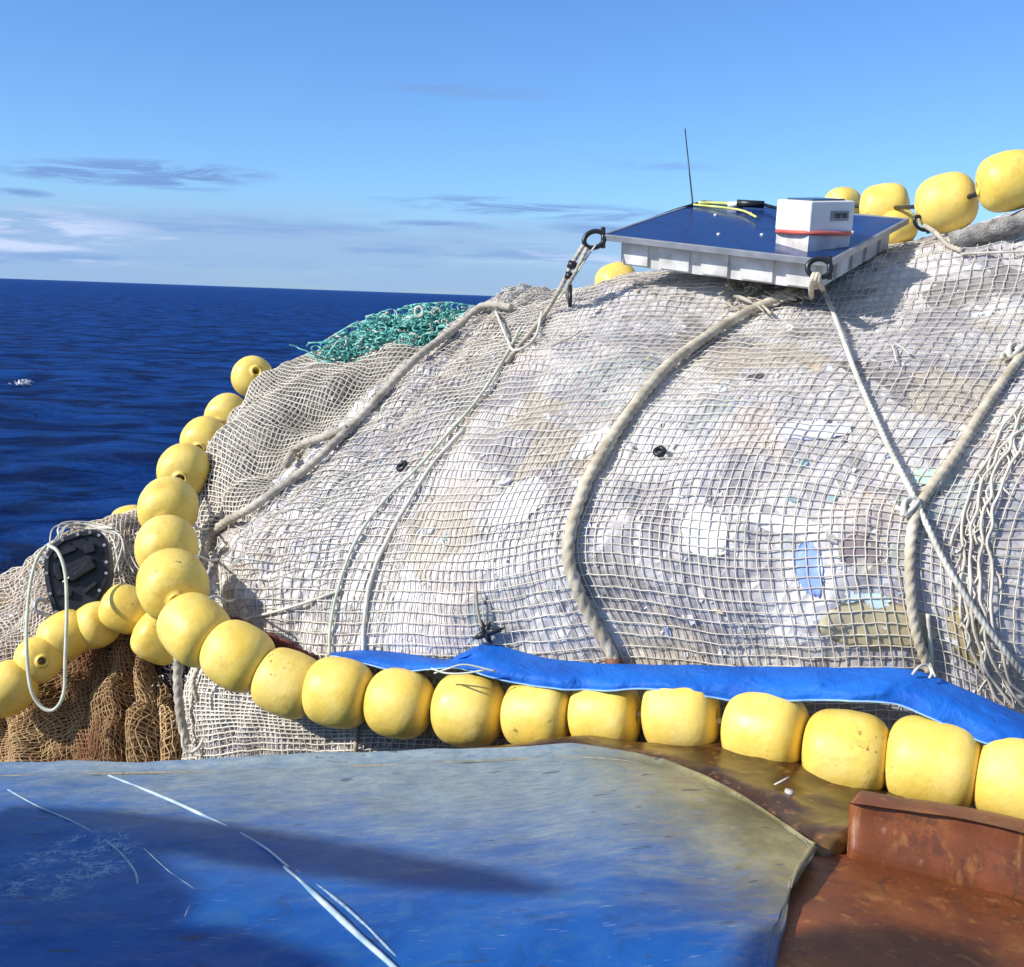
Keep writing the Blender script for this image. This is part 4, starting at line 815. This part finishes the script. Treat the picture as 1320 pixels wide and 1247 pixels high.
# rolled net edge along the crest at right
rope_thing([P(1225, 312, 6.05), P(1255, 303, 6.0), P(1300, 290, 5.9), P(1360, 268, 5.8), P(1440, 240, 5.7), P(1600, 190, 5.7)], 0.055, simple('rolled_net', (0.16, 0.15, 0.14), (0.44, 0.42, 0.38), 14, 0.95, 1.0, 0.02), 'thick grey roll of gathered net under the skyline floats', 'net_roll', True, 'net roll')
rope_thing(OL([(1238, 332), (1280, 330), (1330, 328), (1380, 326)], 0.02), 0.008, M_line, 'pale cord running level to the right edge below the skyline floats', 'cord', False, 'cord')
# lacing seam at right
def lacing():
    g = random.Random(12); mb = MB()
    spine = [(1330, 520), (1305, 560), (1282, 600), (1262, 650), (1255, 700), (1255, 760), (1262, 815), (1280, 870), (1312, 912)]
    s_ = smooth_path([(x, y, 0) for x, y in spine], 10)
    for k in range(4):
        q = [(x+k*11-14+g.uniform(-4, 4), y+g.uniform(-3, 3)) for x, y, _ in s_[::4]]; mb.line(OL(q, 0.006+0.003*k), 0.006)
    for k in range(46):
        i = g.randrange(len(s_)-8); x, y, _ = s_[i]; x += g.uniform(-22, 22); w = g.uniform(-16, 16); h = g.uniform(8, 36)
        mb.line(OL([(x, y), (x+w*.5+g.uniform(-8, 8), y+h*.5), (x+w, y+h)], g.uniform(.005, .014)), g.uniform(0.0025, 0.0055))
    tag(mb.build('lacing', M_strand), 'tangled lacing cords closing the net at the right edge', 'lacing')
lacing()
# loose strands over the net
def strands():
    g = random.Random(31); 
    for lab, pts, r in (('small white twine tail poking out of the upper right net', [(1155, 472), (1152, 458), (1149, 446), (1160, 452), (1172, 462)], .004),
                        ('thin dark straw lying on the net below the raft bridle', [(712, 452), (725, 445), (740, 438), (750, 431)], .004)):
        mb = MB(); mb.line(OL(pts, 0.02), r); tag(mb.build('twine', M_line if 'white' in lab else M_ropeg), lab, 'twine')
strands()
# ------------------------------------------------------------------ raft with solar panel
Lc, Fc, Rc, Bc = P(775, 303, 6.0), P(1062, 333, 5.42), P(1180, 282, 6.3), P(905, 263, 6.88)
cen = (Lc+Fc+Rc+Bc)/4; e1 = (Rc-Lc).normalized(); e2 = (Bc-Fc); e2 = (e2-e1*e2.dot(e1)).normalized(); e3 = e1.cross(e2).normalized()
xa = (e1-e2).normalized(); ya = (e1+e2).normalized(); side = ((Rc-Lc).length+(Bc-Fc).length)/2/math.sqrt(2)*1.045
RM = Matrix((xa, ya, e3)).transposed().to_4x4(); RM.translation = cen-e3*0.0
M_dull = simple('weathered_white_plastic', (0.42, 0.40, 0.36), (0.80, 0.79, 0.76), 7, 0.6, 0.4, 0.004)
raft = empty('solar_raft', cen, 'flat square raft with blue solar panel top and white ribbed sides on the net crest', 'raft', M=RM)
h = side/2
def rp(mb, name, mat, smooth=False, par=None):
    o = mesh_obj(name, mb.V, mb.F, mat, par or raft, smooth, world_space=False); return o
def panel_mat():
    m, N, L, B = MAT('solar_panel_glass'); tc = N.new('ShaderNodeTexCoord')
    br = N.new('ShaderNodeTexBrick'); L.new(tc.outputs['Object'], br.inputs[0]); br.offset = 0; br.inputs['Scale'].default_value = 1; br.inputs['Brick Width'].default_value = 0.125; br.inputs['Row Height'].default_value = 0.125; br.inputs['Mortar Size'].default_value = 0.0018
    br.inputs['Color1'].default_value = (0.006, 0.026, 0.12, 1); br.inputs['Color2'].default_value = (0.008, 0.031, 0.14, 1); br.inputs['Mortar'].default_value = (0.02, 0.05, 0.17, 1)
    L.new(br.outputs[0], B.inputs['Base Color']); B.inputs['Roughness'].default_value = 0.16; B.inputs['Specular IOR Level'].default_value = 0.35
    n = nn(N, L, 'ShaderNodeTexNoise', tc.outputs['Object'], Scale=9, Detail=6); L.new(mrange(N, L, n.outputs[0], .3, .7, .12, .3), B.inputs['Roughness']); return m
mb = MB(); mb.box((0, 0, -0.006), (h-0.012, h-0.012, 0.008)); rp(mb, 'solar_panel', panel_mat())
mb = MB()
for sx, sy, hx, hy in ((0, -1, h, .010), (0, 1, h, .010), (-1, 0, .010, h-.02), (1, 0, .010, h-.02)): mb.box((sx*(h-.010), sy*(h-.010), -0.010), (hx, hy, 0.016), bev=0.003)
rp(mb, 'panel_frame', M_grey)
# white float hull under the panel with ribs
hs = h-0.085; dp = 0.168; mb = MB(); t0 = 0.0
a = hs-.006; b = hs-0.004
V = [(-a, -a, -.028), (a, -a, -.028), (a, a, -.028), (-a, a, -.028), (-b, -b, -dp), (b, -b, -dp), (b, b, -dp), (-b, b, -dp)]
mb.add(V, [(0, 1, 2, 3), (7, 6, 5, 4), (0, 4, 5, 1), (1, 5, 6, 2), (2, 6, 7, 3), (3, 7, 4, 0)])
rp(mb, 'float_hull', M_dull)
mb = MB(); pos_ = np.linspace(-hs+.09, hs-.09, 5)
for side_ in range(4):
    Rz = Matrix.Rotation(side_*math.pi/2, 3, 'Z')
    for i, x in enumerate(pos_):
        w = 0.075 if i % 2 == 0 else 0.088
        V = [Rz @ Vector(v) for v in ((x-w, -a-.018, -.032), (x+w, -a-.018, -.032), (x+w, -b-.016, -dp+.012), (x-w, -b-.016, -dp+.012), (x-w, -a+.003, -.032), (x+w, -a+.003, -.032), (x+w, -b+.003, -dp+.012), (x-w, -b+.003, -dp+.012))]
        mb.add(V, [(0, 3, 2, 1), (4, 5, 6, 7), (0, 1, 5, 4), (1, 2, 6, 5), (2, 3, 7, 6), (3, 0, 4, 7)])
rp(mb, 'hull_ribs', M_dull)
for x, y in ((.25, .1), (-.1, -.3), (.1, -.2), (-.35, .2), (.3, .45), (.48, .1), (-.2, .35), (.0, .52)):
    mb = MB(); mb.box((x*h*1.6, y*h*1.6, 0.004), (.008, .008, .005), bev=.002); rp(mb, 'screw_cap', M_white)
# antenna
ac = RM.inverted() @ P(893, 264, 6.8); at_ = RM.inverted() @ P(883, 166, 6.8)
mb = MB(); mb.tube([ac, ac.lerp(at_, .03), ac.lerp(at_, .35), at_], [0.010, .006, .005, .0035], 8); rp(mb, 'antenna', M_black, True)
# cords on the ridge
mb = MB(); I_ = RM.inverted(); mb.line([I_ @ P(*q) for q in ((893, 264, 6.78), (915, 266, 6.7), (935, 268, 6.6), (958, 272, 6.5), (975, 280, 6.3))], 0.007); mb.line([I_ @ P(*q) for q in ((900, 262, 6.8), (922, 262, 6.78), (950, 263, 6.72), (970, 262, 6.7))], 0.011); rp(mb, 'ridge_cord', M_yg, True)
mb = MB(); mb.tube([I_ @ P(938, 264, 6.74), I_ @ P(958, 263.5, 6.72)], 0.017, 10); rp(mb, 'white_tube', M_white, True)
mb = MB(); mb.tube([I_ @ P(950, 262, 6.68), I_ @ P(985, 264, 6.64)], 0.022, 10); mb.line([I_ @ P(*q) for q in ((985, 264, 6.64), (1000, 268, 6.5), (1020, 272, 6.3))], .01); mb.line([I_ @ P(*q) for q in ((900, 262, 6.8), (870, 271, 6.7), (835, 284, 6.5), (800, 296, 6.2))], .008); rp(mb, 'cable', M_black, True)
# white instrument box standing on the near corner of the raft
z = (e3*0.5+Vector((0, 0, 1))*0.5).normalized(); x = (rgt*1.0+fwd*0.50).normalized(); x = (x-z*x.dot(z)).normalized(); y = z.cross(x)
BM = Matrix((x, y, z)).transposed().to_4x4(); BM.translation = P(1046, 324, 5.70)
ibox = empty('instrument_box', (0, 0, 0), 'white instrument box with grey plate and red band on the front corner of the raft', 'box', M=BM)
def bp(mb, name, mat, smooth=False): return mesh_obj(name, mb.V, mb.F, mat, ibox, smooth, world_space=False)
def frustum(mb, a0, b0, z0, a1, b1, z1):
    mb.add([(-a0, -b0, z0), (a0, -b0, z0), (a0, b0, z0), (-a0, b0, z0), (-a1, -b1, z1), (a1, -b1, z1), (a1, b1, z1), (-a1, b1, z1)], [(3, 2, 1, 0), (4, 5, 6, 7), (0, 1, 5, 4), (1, 2, 6, 5), (2, 3, 7, 6), (3, 0, 4, 7)])
mb = MB(); mb.box((0, 0, 0.18), (0.142, 0.135, 0.078), bev=0.012); bp(mb, 'housing', M_white, False)
mb = MB(); frustum(mb, 0.134, 0.127, -0.01, 0.134, 0.127, 0.100); bp(mb, 'housing_base', simple('grubby_white', (0.40, 0.36, 0.33), (0.72, 0.68, 0.64), 12, 0.5), False)
mb = MB(); mb.box((0.0, 0.0, 0.262), (0.105, 0.098, 0.004), bev=0.002); bp(mb, 'lid_panel', simple('lid_dark_glass', (0.03, 0.06, 0.12), (0.06, 0.10, 0.16), 6, 0.25), False)
mb = MB(); n = 40; q = []
for i in range(n):
    t = 2*math.pi*i/n; ct, st = math.cos(t), math.sin(t); q.append((0.160*math.copysign(abs(ct)**.55, ct), 0.152*math.copysign(abs(st)**.55, st), 0.100+0.004*math.sin(2*t)))
mb.tube(q, 0.011, 8, False, closed=True); bp(mb, 'red_band', M_red, True)
mb = MB(); mb.box((0.045, -0.137, 0.185), (0.058, 0.003, 0.024), bev=0.002); lb = bp(mb, 'name_plate', M_label)
mb = MB(); g = random.Random(2)
for i, xx in enumerate(np.linspace(0.005, 0.085, 7)):
    mb.box((xx, -0.1410, 0.187), (0.0016, 0.0008, 0.012)); mb.box((xx+0.0045, -0.1410, 0.187+(0.010 if i % 2 else -0.010)), (0.003, 0.0008, 0.0016)); 
    if i % 3: mb.box((xx+0.0075, -0.1410, 0.187), (0.0014, 0.0008, 0.012))
ink = mesh_obj('plate_lettering', mb.V, mb.F, M_ink, lb, False, world_space=False)
# corner shackles and bridles
def shackle(c, ax, ay, r, label):
    mb = MB(); n = 26; q = [c+ax*(r*1.25*math.cos(t))+ay*(r*math.sin(t)) for t in np.linspace(0, 2*math.pi, n, endpoint=False)]
    mb.tube(q, r*0.30, 8, False, closed=True); mb.tube([c+ax*r*1.1-ay*r*1.2, c+ax*r*1.1+ay*r*1.3], r*0.28, 8); tag(mb.build('shackle', M_black), label, 'shackle', 'black shackles at the raft corners')
shackle(P(766, 309, 6.0), (rgt+upv*0.15).normalized(), upv, 0.045, 'black shackle at the left corner of the raft')
shackle(P(1188, 288, 6.28), (rgt-upv*0.4).normalized(), upv, 0.036, 'black shackle at the right corner of the raft')
shackle(P(1056, 346, 5.28), rgt, upv, 0.045, 'dark shackle under the white box at the near corner of the raft')
def bridle(paths, r, mat, label, laid=True):
    mb = MB()
    for p_ in paths: (mb.rope(p_, r) if laid else mb.line(p_, r))
    return tag(mb.build('bridle_rope', mat), label, 'rope', 'bridle ropes holding the raft down')
e_ = O(702, 412, 0.02); f_ = O(735, 395, 0.02); gq = O(655, 470, 0.015)
bd = bridle([[P(752, 316, 5.98), P(738, 340, 6.0), P(722, 372, 6.0), e_, gq], [P(757, 320, 5.96), P(745, 345, 5.97), P(732, 370, 5.98), f_]], 0.014, M_ropeg, 'doubled grey rope from the left raft corner down to the net')
mb = MB(); mb.tube([P(739, 338, 5.98), P(736, 346, 5.98)], 0.026, 10); mb.tube([P(735, 352, 5.98), P(733, 360, 5.98)], 0.026, 10); mb.build('black_tape', M_black, bd)
rope_thing([P(768, 316, 5.98), P(758, 330, 5.98), P(745, 350, 5.97), O(722, 390, .02)], 0.005, M_lineg, 'thin pale green cord beside the left raft bridle', 'cord', False, 'cord')
mb = MB(); mb.tube([P(735, 368, 5.9), P(735, 396, 5.88)], 0.011, 8); tag(mb.build('black_pin', M_black), 'short upright black pin at the foot of the left raft bridle', 'pin')
bridle([[P(1192, 291, 6.26), P(1206, 300, 6.15), P(1222, 316, 6.0), O(1240, 330, 0.03)]], 0.015, M_ropeg, 'brownish rope from the right raft corner down to the net')
bridle([[P(1054, 352, 5.27), P(1050, 364, 5.3), O(1040, 378, 0.03), O(1020, 390, 0.03)], [P(1055, 352, 5.27), P(1057, 366, 5.3), O(1062, 382, 0.03)], [P(1050, 352, 5.27), P(1046, 366, 5.3), O(1046, 392, 0.03)]], 0.014, M_rope, 'cluster of short rope ends under the near raft corner')
# heap of old rope scraps against the front of the raft
def scraps():
    g = random.Random(8); mb = MB()
    for k in range(70):
        x = g.uniform(925, 1040); y = 375+g.uniform(-10, 22)+(1040-x)*0.05; a = g.uniform(-.6, .9); l = g.uniform(8, 26)
        mb.line(OL([(x, y), (x+l*.5*math.cos(a), y-l*.5*math.sin(a)+g.uniform(-4, 4)), (x+l*math.cos(a), y-l*math.sin(a))], g.uniform(.01, .05)), g.uniform(.004, .012))
    tag(mb.build('rope_scraps', M_ropeg), 'matted rope scraps on the net just below the front of the raft', 'rope scraps')
scraps()
# teal net pile on the far left shoulder
def teal():
    g = random.Random(6)
    root = empty('teal_net', P(520, 430, 7.5), 'tangled teal-green netting heaped on the left shoulder of the catch', 'netting')
    xs = [415, 440, 470, 505, 540, 580, 612]; top = [447, 432, 414, 403, 397, 395, 400]; bot = [462, 462, 458, 456, 452, 445, 425]
    mb = MB(); V = []; nu, nv = 40, 10
    for i in range(nu+1):
        x = 418+(605-418)*i/nu; t_ = np.interp(x, xs, top)+4; b_ = np.interp(x, xs, bot)+10
        for j in range(nv+1):
            v = j/nv; q = np.array(P(x, b_+(t_-b_)*math.sin(v*math.pi/2*1.0), 7.15+0.9*v**1.5)); V.append(q+0.02*nz3(q, .2, 4))
    F = [(i*(nv+1)+j, (i+1)*(nv+1)+j, (i+1)*(nv+1)+j+1, i*(nv+1)+j+1) for i in range(nu) for j in range(nv)]
    mesh_obj('net_core', V, F, simple('teal_core', (0.006, 0.06, 0.06), (0.03, 0.17, 0.15), 9, 0.9), root)
    for mat, cnt, nm in ((M_teal, 330, 'teal_twine'), (M_line, 46, 'white_twine')):
        mb = MB()
        for k in range(cnt):
            x = g.uniform(420, 608); y0 = np.interp(x, xs, top); y1 = np.interp(x, xs, bot); y = y0+(y1-y0)*g.random()**1.3; d = 7.05+0.5*(y1-y)/(y1-y0)+g.uniform(-.03, .03)
            q = []; a = g.uniform(0, 6.28); r = g.uniform(3, 9); n_ = g.randint(5, 9); w = g.uniform(.5, 1.3)
            for i in range(n_): a += g.choice((1, 1, -1))*w; x += r*math.cos(a)*.9; y += r*math.sin(a)*.55; y = max(y, np.interp(x, xs, top)-5); q.append(P(x, y, d+g.uniform(-.05, .05)))
            mb.line(q, g.uniform(.004, .0075), .03, 5)
        tag(mb.build(nm, mat, root), kind='stuff')
    # ring at the top of the heap
    mb = MB(); c = P(540, 402, 7.3); q = [c+rgt*(.026*math.cos(t))+upv*(.034*math.sin(t)) for t in np.linspace(0, 6.283, 20, endpoint=False)]; mb.tube(q, .009, 8, False, closed=True)
    tag(mb.build('white_ring', M_line), 'small pale ring on top of the teal net heap', 'ring')
teal()
for i, (x, y, s_, lab) in enumerate(((655, 394, .05, 'left one of two pale floats on the crest right of the teal net'), (684, 391, .055, 'right one of two pale floats on the crest right of the teal net'))):
    o = put_float(x, y, 7.3, s_/0.15, (1, .1, -.1), lab, 'pale small floats on the crest', ln=1.5); o.name = 'pale_float'; o.data = o.data.copy(); o.data.materials[0] = M_white
# ------------------------------------------------------------------ black bolted plate at the left
M_bolt = simple('bright_bolt', (.2, .2, .2), (.6, .6, .58), 30, .35, .2, .002, .5)
def plate():
    c = P(103, 738, 7.0); x = (rgt*1.0+fwd*0.25+upv*0.22).normalized(); z = -(fwd*0.9-upv*0.15+rgt*.25).normalized(); z = (z-x*z.dot(x)).normalized(); y = z.cross(x)
    M = Matrix((x, y, z)).transposed().to_4x4(); M.translation = c
    root = empty('bolted_plate', c, 'black rounded plate with bolts all round its rim, on the far left mound', 'machine plate', M=M)
    out = [(-.19, -.25), (-.21, -.08), (-.20, .10), (-.155, .19), (-.07, .245), (.06, .26), (.15, .245), (.195, .17), (.19, .02), (.165, -.08), (.07, -.22), (-.02, -.27), (-.12, -.285)]
    q = smooth_path([(a, b, 0) for a, b in out+out[:1]], 5)[:-1]; n = len(q); mb = MB()
    V = []; 
    for s_, zz in ((1.0, -.14), (1.0, .012), (.965, .028), (.86, .030), (.84, .018), (.0, .018)):
        V += [(p[0]*s_, p[1]*s_, zz) for p in q]
    F = [(k*n+i, k*n+(i+1) % n, (k+1)*n+(i+1) % n, (k+1)*n+i) for k in range(5) for i in range(n)]+[tuple(range(n))[::-1]]
    mb.add(V, F); mesh_obj('plate', mb.V, mb.F, M_black, root, False, world_space=False)
    for i in range(0, n, 4):
        mb = MB(); a, b = q[i][0]*.91, q[i][1]*.91; mb.tube([(a, b, .026), (a, b, .046)], .0105, 6); mesh_obj('bolt', mb.V, mb.F, M_bolt, root, False, world_space=False)
    for bx, by, hx, hy, hz, an in ((-.06, .14, .07, .016, .02, .2), (.09, .13, .03, .03, .03, 0), (-.10, -.12, .04, .02, .02, -.4), (.05, -.12, .05, .012, .015, .5), (-.12, .02, .018, .05, .02, .1)):
        mb = MB(); mb.box((bx, by, .03), (hx, hy, hz), Matrix.Rotation(an, 3, 'Z'), bev=.006); mesh_obj('rib', mb.V, mb.F, M_black, root, False, world_space=False)
    mb = MB(); mb.box((.02, .0, .045), (.085, .035, .028), Matrix.Rotation(.35, 3, 'Z'), bev=.01); mb.tube([(-.1, -.05, .03), (-.02, -.02, .06), (.06, .03, .06), (.10, .06, .03)], .014, 8); mesh_obj('cover', mb.V, mb.F, M_black, root, False, world_space=False)
    mb = MB(); mb.line([(-.2, -.16, .05), (-.26, -.13, .07), (-.28, -.2, .08), (-.2, -.25, .06)], .012); mesh_obj('hose_stub', mb.V, mb.F, M_grey, root, True, world_space=False)
plate()
rope_thing([P(*q) for q in ((62, 703, 6.6), (75, 712, 6.55), (84, 740, 6.5), (86, 790, 6.4), (84, 850, 6.35), (82, 895, 6.3), (68, 916, 6.3), (50, 908, 6.3), (38, 880, 6.3), (34, 820, 6.4), (38, 760, 6.5), (47, 722, 6.6), (60, 703, 6.62))], 0.011, M_lineg, 'thin pale cord hanging in a long narrow loop over the left floats', 'cord_loop', False, 'cord')
mb = MB(); g = random.Random(14)
for k in range(9):
    mb.line([P(60+g.uniform(0, 25), 704-g.uniform(-6, 4), 7.2), P(80+g.uniform(-10, 15), 684+g.uniform(-8, 4), 7.4), P(112+g.uniform(-15, 10), 676+g.uniform(-4, 8), 7.5), P(135+g.uniform(0, 22), 688+g.uniform(-8, 8), 7.4)], .0045)
tag(mb.build('tangled_twine', M_line), 'pale tangled twine arching above the black bolted plate', 'twine')
mb = MB()
for k in range(14):
    x = g.uniform(130, 178); mb.line(OL([(x, g.uniform(680, 715)), (x+g.uniform(5, 20), g.uniform(690, 730)), (x+g.uniform(0, 30), g.uniform(715, 760))], .02, [lnp]), .006)
tag(mb.build('tangled_twine', M_line), 'loose pale strands on the mound right of the black plate', 'twine')
# hanging rope at the lower left of the belly
rope_thing([P(230, 838, 5.3), P(229, 880, 5.28), P(233, 925, 5.27), P(241, 960, 5.27)], 0.024, M_ropeg, 'short thick rope hanging down left of the belly')
rope_thing([P(256, 860, 5.1), P(249, 880, 5.1), P(255, 905, 5.1)], 0.012, M_rope, 'stubby rope end beside the thick hanging rope', 'rope_end')
rope_thing([P(236, 945, 5.22), P(236, 962, 5.2), P(245, 970, 5.2), P(256, 964, 5.2), P(262, 952, 5.22)], 0.0085, M_line, 'white hook-shaped cord at the end of the thick hanging rope', 'cord', False, 'cord')
# small ties between the upright floats and the net
for i, (x, y, lab) in enumerate(((246, 680, 'white tie cord level with the fifth float of the left column'), (256, 720, 'white tie cord just above the large left float'), (278, 772, 'pale tie cord by the bend of the float row'))):
    d = (5.6, 5.2, 4.9)[i]; rope_thing([P(x-14, y+2, d), P(x, y-3, d+.05), P(x+14, y+3, d+.15), P(x+26, y+1, d+.35)], .006, M_line, lab, 'cord_tie', False, 'cord', 'tie cords beside the float column')
# ------------------------------------------------------------------ single pieces of trash that can be told apart
def bent_sheet(px, py, w, hgt, ang, label, name, cat, c1, c2, off=-0.0050, curve=.2, ring=None):
    """a bent plastic sheet with thickness lying just under the netting, following the sack"""
    q = main; Z = q.zbuf(); d2 = (Z[:, 0]-px)**2+(Z[:, 1]-py)**2; k = np.where(d2 < 100)[0]; i = k[np.argmin(Z[k, 2])]; u0, v0 = q.Zu[i], q.Zv[i]
    nu, nv = 14, 10; V = []; g = random.Random(int(px)); e = [g.uniform(.90, 1.05) for _ in range(24)]
    for s_ in (0, 1):
        for a in range(nu+1):
            for b in range(nv+1):
                x = (a/nu*2-1); y = (b/nv*2-1); rr = 1-0.22*abs(x)**3*abs(y)**3*2; k1 = e[(a*3//2) % 24]; k2 = e[(b+9) % 24]
                X = x*w*rr*k2; Y = y*hgt*rr*k1; uu = u0+(X*math.cos(ang)-Y*math.sin(ang))/.05; vv = v0+(X*math.sin(ang)+Y*math.cos(ang))/.05
                V.append((uu, vv, off-s_*.004+0.004*math.cos(x*2+y)*curve))
    V = np.array(V); p, n_ = q.surf(np.clip(V[:, 0], 0, q.U), np.clip(V[:, 1], 0, q.V), V[:, 2]); N1 = (nu+1)*(nv+1); F = []
    for a in range(nu):
        for b in range(nv): o = a*(nv+1)+b; F += [(o, o+nv+1, o+nv+2, o+1), (N1+o, N1+o+1, N1+o+nv+2, N1+o+nv+1)]
    for a in range(nu):
        for b in (0, nv): o = a*(nv+1)+b; F.append((o, N1+o, N1+o+nv+1, o+nv+1))
    for b in range(nv):
        for a in (0, nu): o = a*(nv+1)+b; F.append((o, o+1, N1+o+1, N1+o))
    return tag(mesh_obj(name, p, F, simple('trash_'+name+str(int(px)), c1, c2, 5, .4, .25, .006)), label, cat)
for a in ((1130, 812, .27, .10, 0.0, 'broad yellowish sheet under the net just above the blue strip at right', 'plastic_sheet', 'plastic sheet', (.50, .42, .24), (.68, .59, .38)),
          (1240, 828, .10, .12, 0.2, 'smaller yellowish-brown sheet right of the bent rope foot', 'plastic_sheet', 'plastic sheet', (.42, .32, .14), (.62, .50, .28)),
          (1036, 722, .055, .15, 0.12, 'curved pale blue plastic piece standing upright under the net', 'plastic_shell', 'plastic piece', (.20, .32, .70), (.52, .64, .84)),
          (1010, 668, .15, .055, -0.15, 'long white bag-like piece left of the curved blue piece', 'plastic_bag', 'plastic bag', (.78, .77, .74), (.86, .86, .84)),
          (1105, 700, .10, .10, 0.1, 'dark brownish piece behind the net right of the curved blue piece', 'flat_scrap', 'plastic piece', (.16, .12, .12), (.34, .28, .27)),
          (1190, 605, .06, .06, 0.3, 'pale green scrap just above the crossing knot', 'plastic_scrap', 'plastic scrap', (.42, .58, .50), (.58, .70, .64)),
          (1112, 775, .10, .035, 0.0, 'small pale aqua piece above the broad yellowish sheet', 'plastic_scrap', 'plastic scrap', (.50, .66, .64), (.70, .80, .78)),
          (660, 640, .22, .16, 0.2, 'large dazzling white sheet showing through the middle of the net', 'plastic_sheet', 'plastic sheet', (.64, .62, .62), (.84, .82, .81)),
          (760, 560, .13, .08, 0.5, 'white pinkish sheet touching the middle of the thickest rope', 'plastic_sheet', 'plastic sheet', (.78, .74, .72), (.86, .84, .84)),
          (900, 680, .12, .16, 0.3, 'white crumpled sheet right of the thickest rope', 'plastic_sheet', 'plastic sheet', (.74, .74, .75), (.85, .85, .85)),
          (1040, 545, .16, .07, 0.2, 'lilac-white sheet under the thin diagonal rope', 'plastic_sheet', 'plastic sheet', (.66, .66, .78), (.80, .80, .86)),
          (1200, 552, .10, .06, 0.2, 'grey flat piece between the two right-hand ropes', 'flat_scrap', 'plastic piece', (.34, .34, .36), (.52, .52, .54)),
          (1160, 700, .05, .12, 0.0, 'dull grey-green panel left of the bending rope', 'flat_scrap', 'plastic piece', (.34, .36, .32), (.48, .48, .44))):
    bent_sheet(*a)
def disc(px, py, r, label, mat):
    c = O(px, py, .012, [main]); n_ = None; Z = main.zbuf(); d2 = (Z[:, 0]-px)**2+(Z[:, 1]-py)**2; k = np.where(d2 < 64)[0]; i = k[np.argmin(Z[k, 2])]; n_ = Vector(main.Zn[i]); t = n_.orthogonal().normalized(); b = n_.cross(t); c = Vector(c); mb = MB()
    q = [c+t*r*.68*math.cos(a)+b*r*.68*math.sin(a) for a in np.linspace(0, 6.283, 20, endpoint=False)]; mb.tube(q, r*.34, 8, False, closed=True)
    tag(mb.build('black_ring', mat), label, 'ring')
disc(851, 585, .030, 'small black ring with pale centre right of the thickest rope', M_black)
disc(520, 603, .034, 'dark round ring half hidden in the folds left of the paired cords', M_black)
def star():
    root = empty('black_hook', O(630, 812, .03), 'black spiky hook with upright stem just above the blue strip', 'hook')
    mb = MB(); mb.line([O(616, 760, .02), O(620, 785, .035), O(627, 812, .04)], .008); mb.build('stem', M_ropeg, root)
    mb = MB(); c = Vector(O(630, 812, .04))
    for x, y in ((622, 797), (612, 822), (636, 828), (652, 808), (634, 800)): mb.tube([c, c.lerp(Vector(O(x, y, .03)), .6), O(x, y, .015)], [.017, .012, .003], 7)
    mb.build('spikes', M_black, root)
star()
mb = MB(); c = Vector(O(790, 850, .03)); mb.tube([c+Vector((-.02, 0, .02)), c+Vector((.01, -.01, -.0)), c+Vector((.035, -.01, -.03))], [.02, .035, .03], 10)
tag(mb.build('rope_thimble', simple('rusty_eye', (.10, .04, .02), (.25, .11, .06), 20, .8)), 'small rust-brown eye at the foot of the thickest rope', 'rope end')
def gap_scrap():
    V, g = [], random.Random(4); mb = MB()
    for k in range(40):
        t = g.random(); x = 288+(395-288)*t; y = 795+(848-795)*t**.8+g.uniform(-5, 5); mb.line([P(x, y, 4.98), P(x+g.uniform(5, 14), y+g.uniform(-3, 8), 4.96), P(x+g.uniform(14, 24), y+g.uniform(4, 12), 4.98)], g.uniform(.008, .018))
    tag(mb.build('dark_rope_bundle', simple('dark_red_rope', (.05, .02, .015), (.22, .06, .04), 14, .9)), 'dark reddish rope bundle tucked above the floats right of the bend', 'rope')
gap_scrap()
# ------------------------------------------------------------------ unseen floating plates, added and cut to cast the shadow shapes on the near plating
SHADE = [('shadow_panel', [(-500, 1010), (0, 1029), (130, 1036), (260, 1051), (400, 1074), (520, 1096), (640, 1120), (740, 1150), (600, 1150), (375, 1124), (186, 1092), (215, 1122), (253, 1150), (236, 1190), (330, 1200), (430, 1235), (500, 1290), (540, 1400), (300, 1600), (-500, 1500)], 7.0),
         ('shadow_panel', [(960, 1262), (1000, 1215), (1040, 1200), (1085, 1192), (1130, 1180), (1185, 1184), (1240, 1204), (1262, 1222), (1250, 1240), (1235, 1262), (1220, 1330), (960, 1330)], 8.0)]
def shadow_caster():
    mb = MB(); mat = simple('shadow_caster_grey', (.25, .26, .27), (.4, .41, .42), 4, .5)
    root = empty('shadow_caster_root', (-4, -1, DZ), 'unseen grey panels added out of frame to cast shade on the near plating', 'shadow_caster')
    # plates placed up-sun of the shaded band
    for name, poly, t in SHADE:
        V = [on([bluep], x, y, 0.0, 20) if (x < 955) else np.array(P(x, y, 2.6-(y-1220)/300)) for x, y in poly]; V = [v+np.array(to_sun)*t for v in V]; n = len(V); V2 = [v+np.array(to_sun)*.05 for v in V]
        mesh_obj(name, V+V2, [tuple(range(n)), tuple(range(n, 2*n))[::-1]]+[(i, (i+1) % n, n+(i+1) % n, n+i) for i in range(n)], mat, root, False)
shadow_caster()
print('objects', len(bpy.data.objects), 'verts', sum(len(o.data.vertices) for o in bpy.data.objects if o.type == 'MESH'))
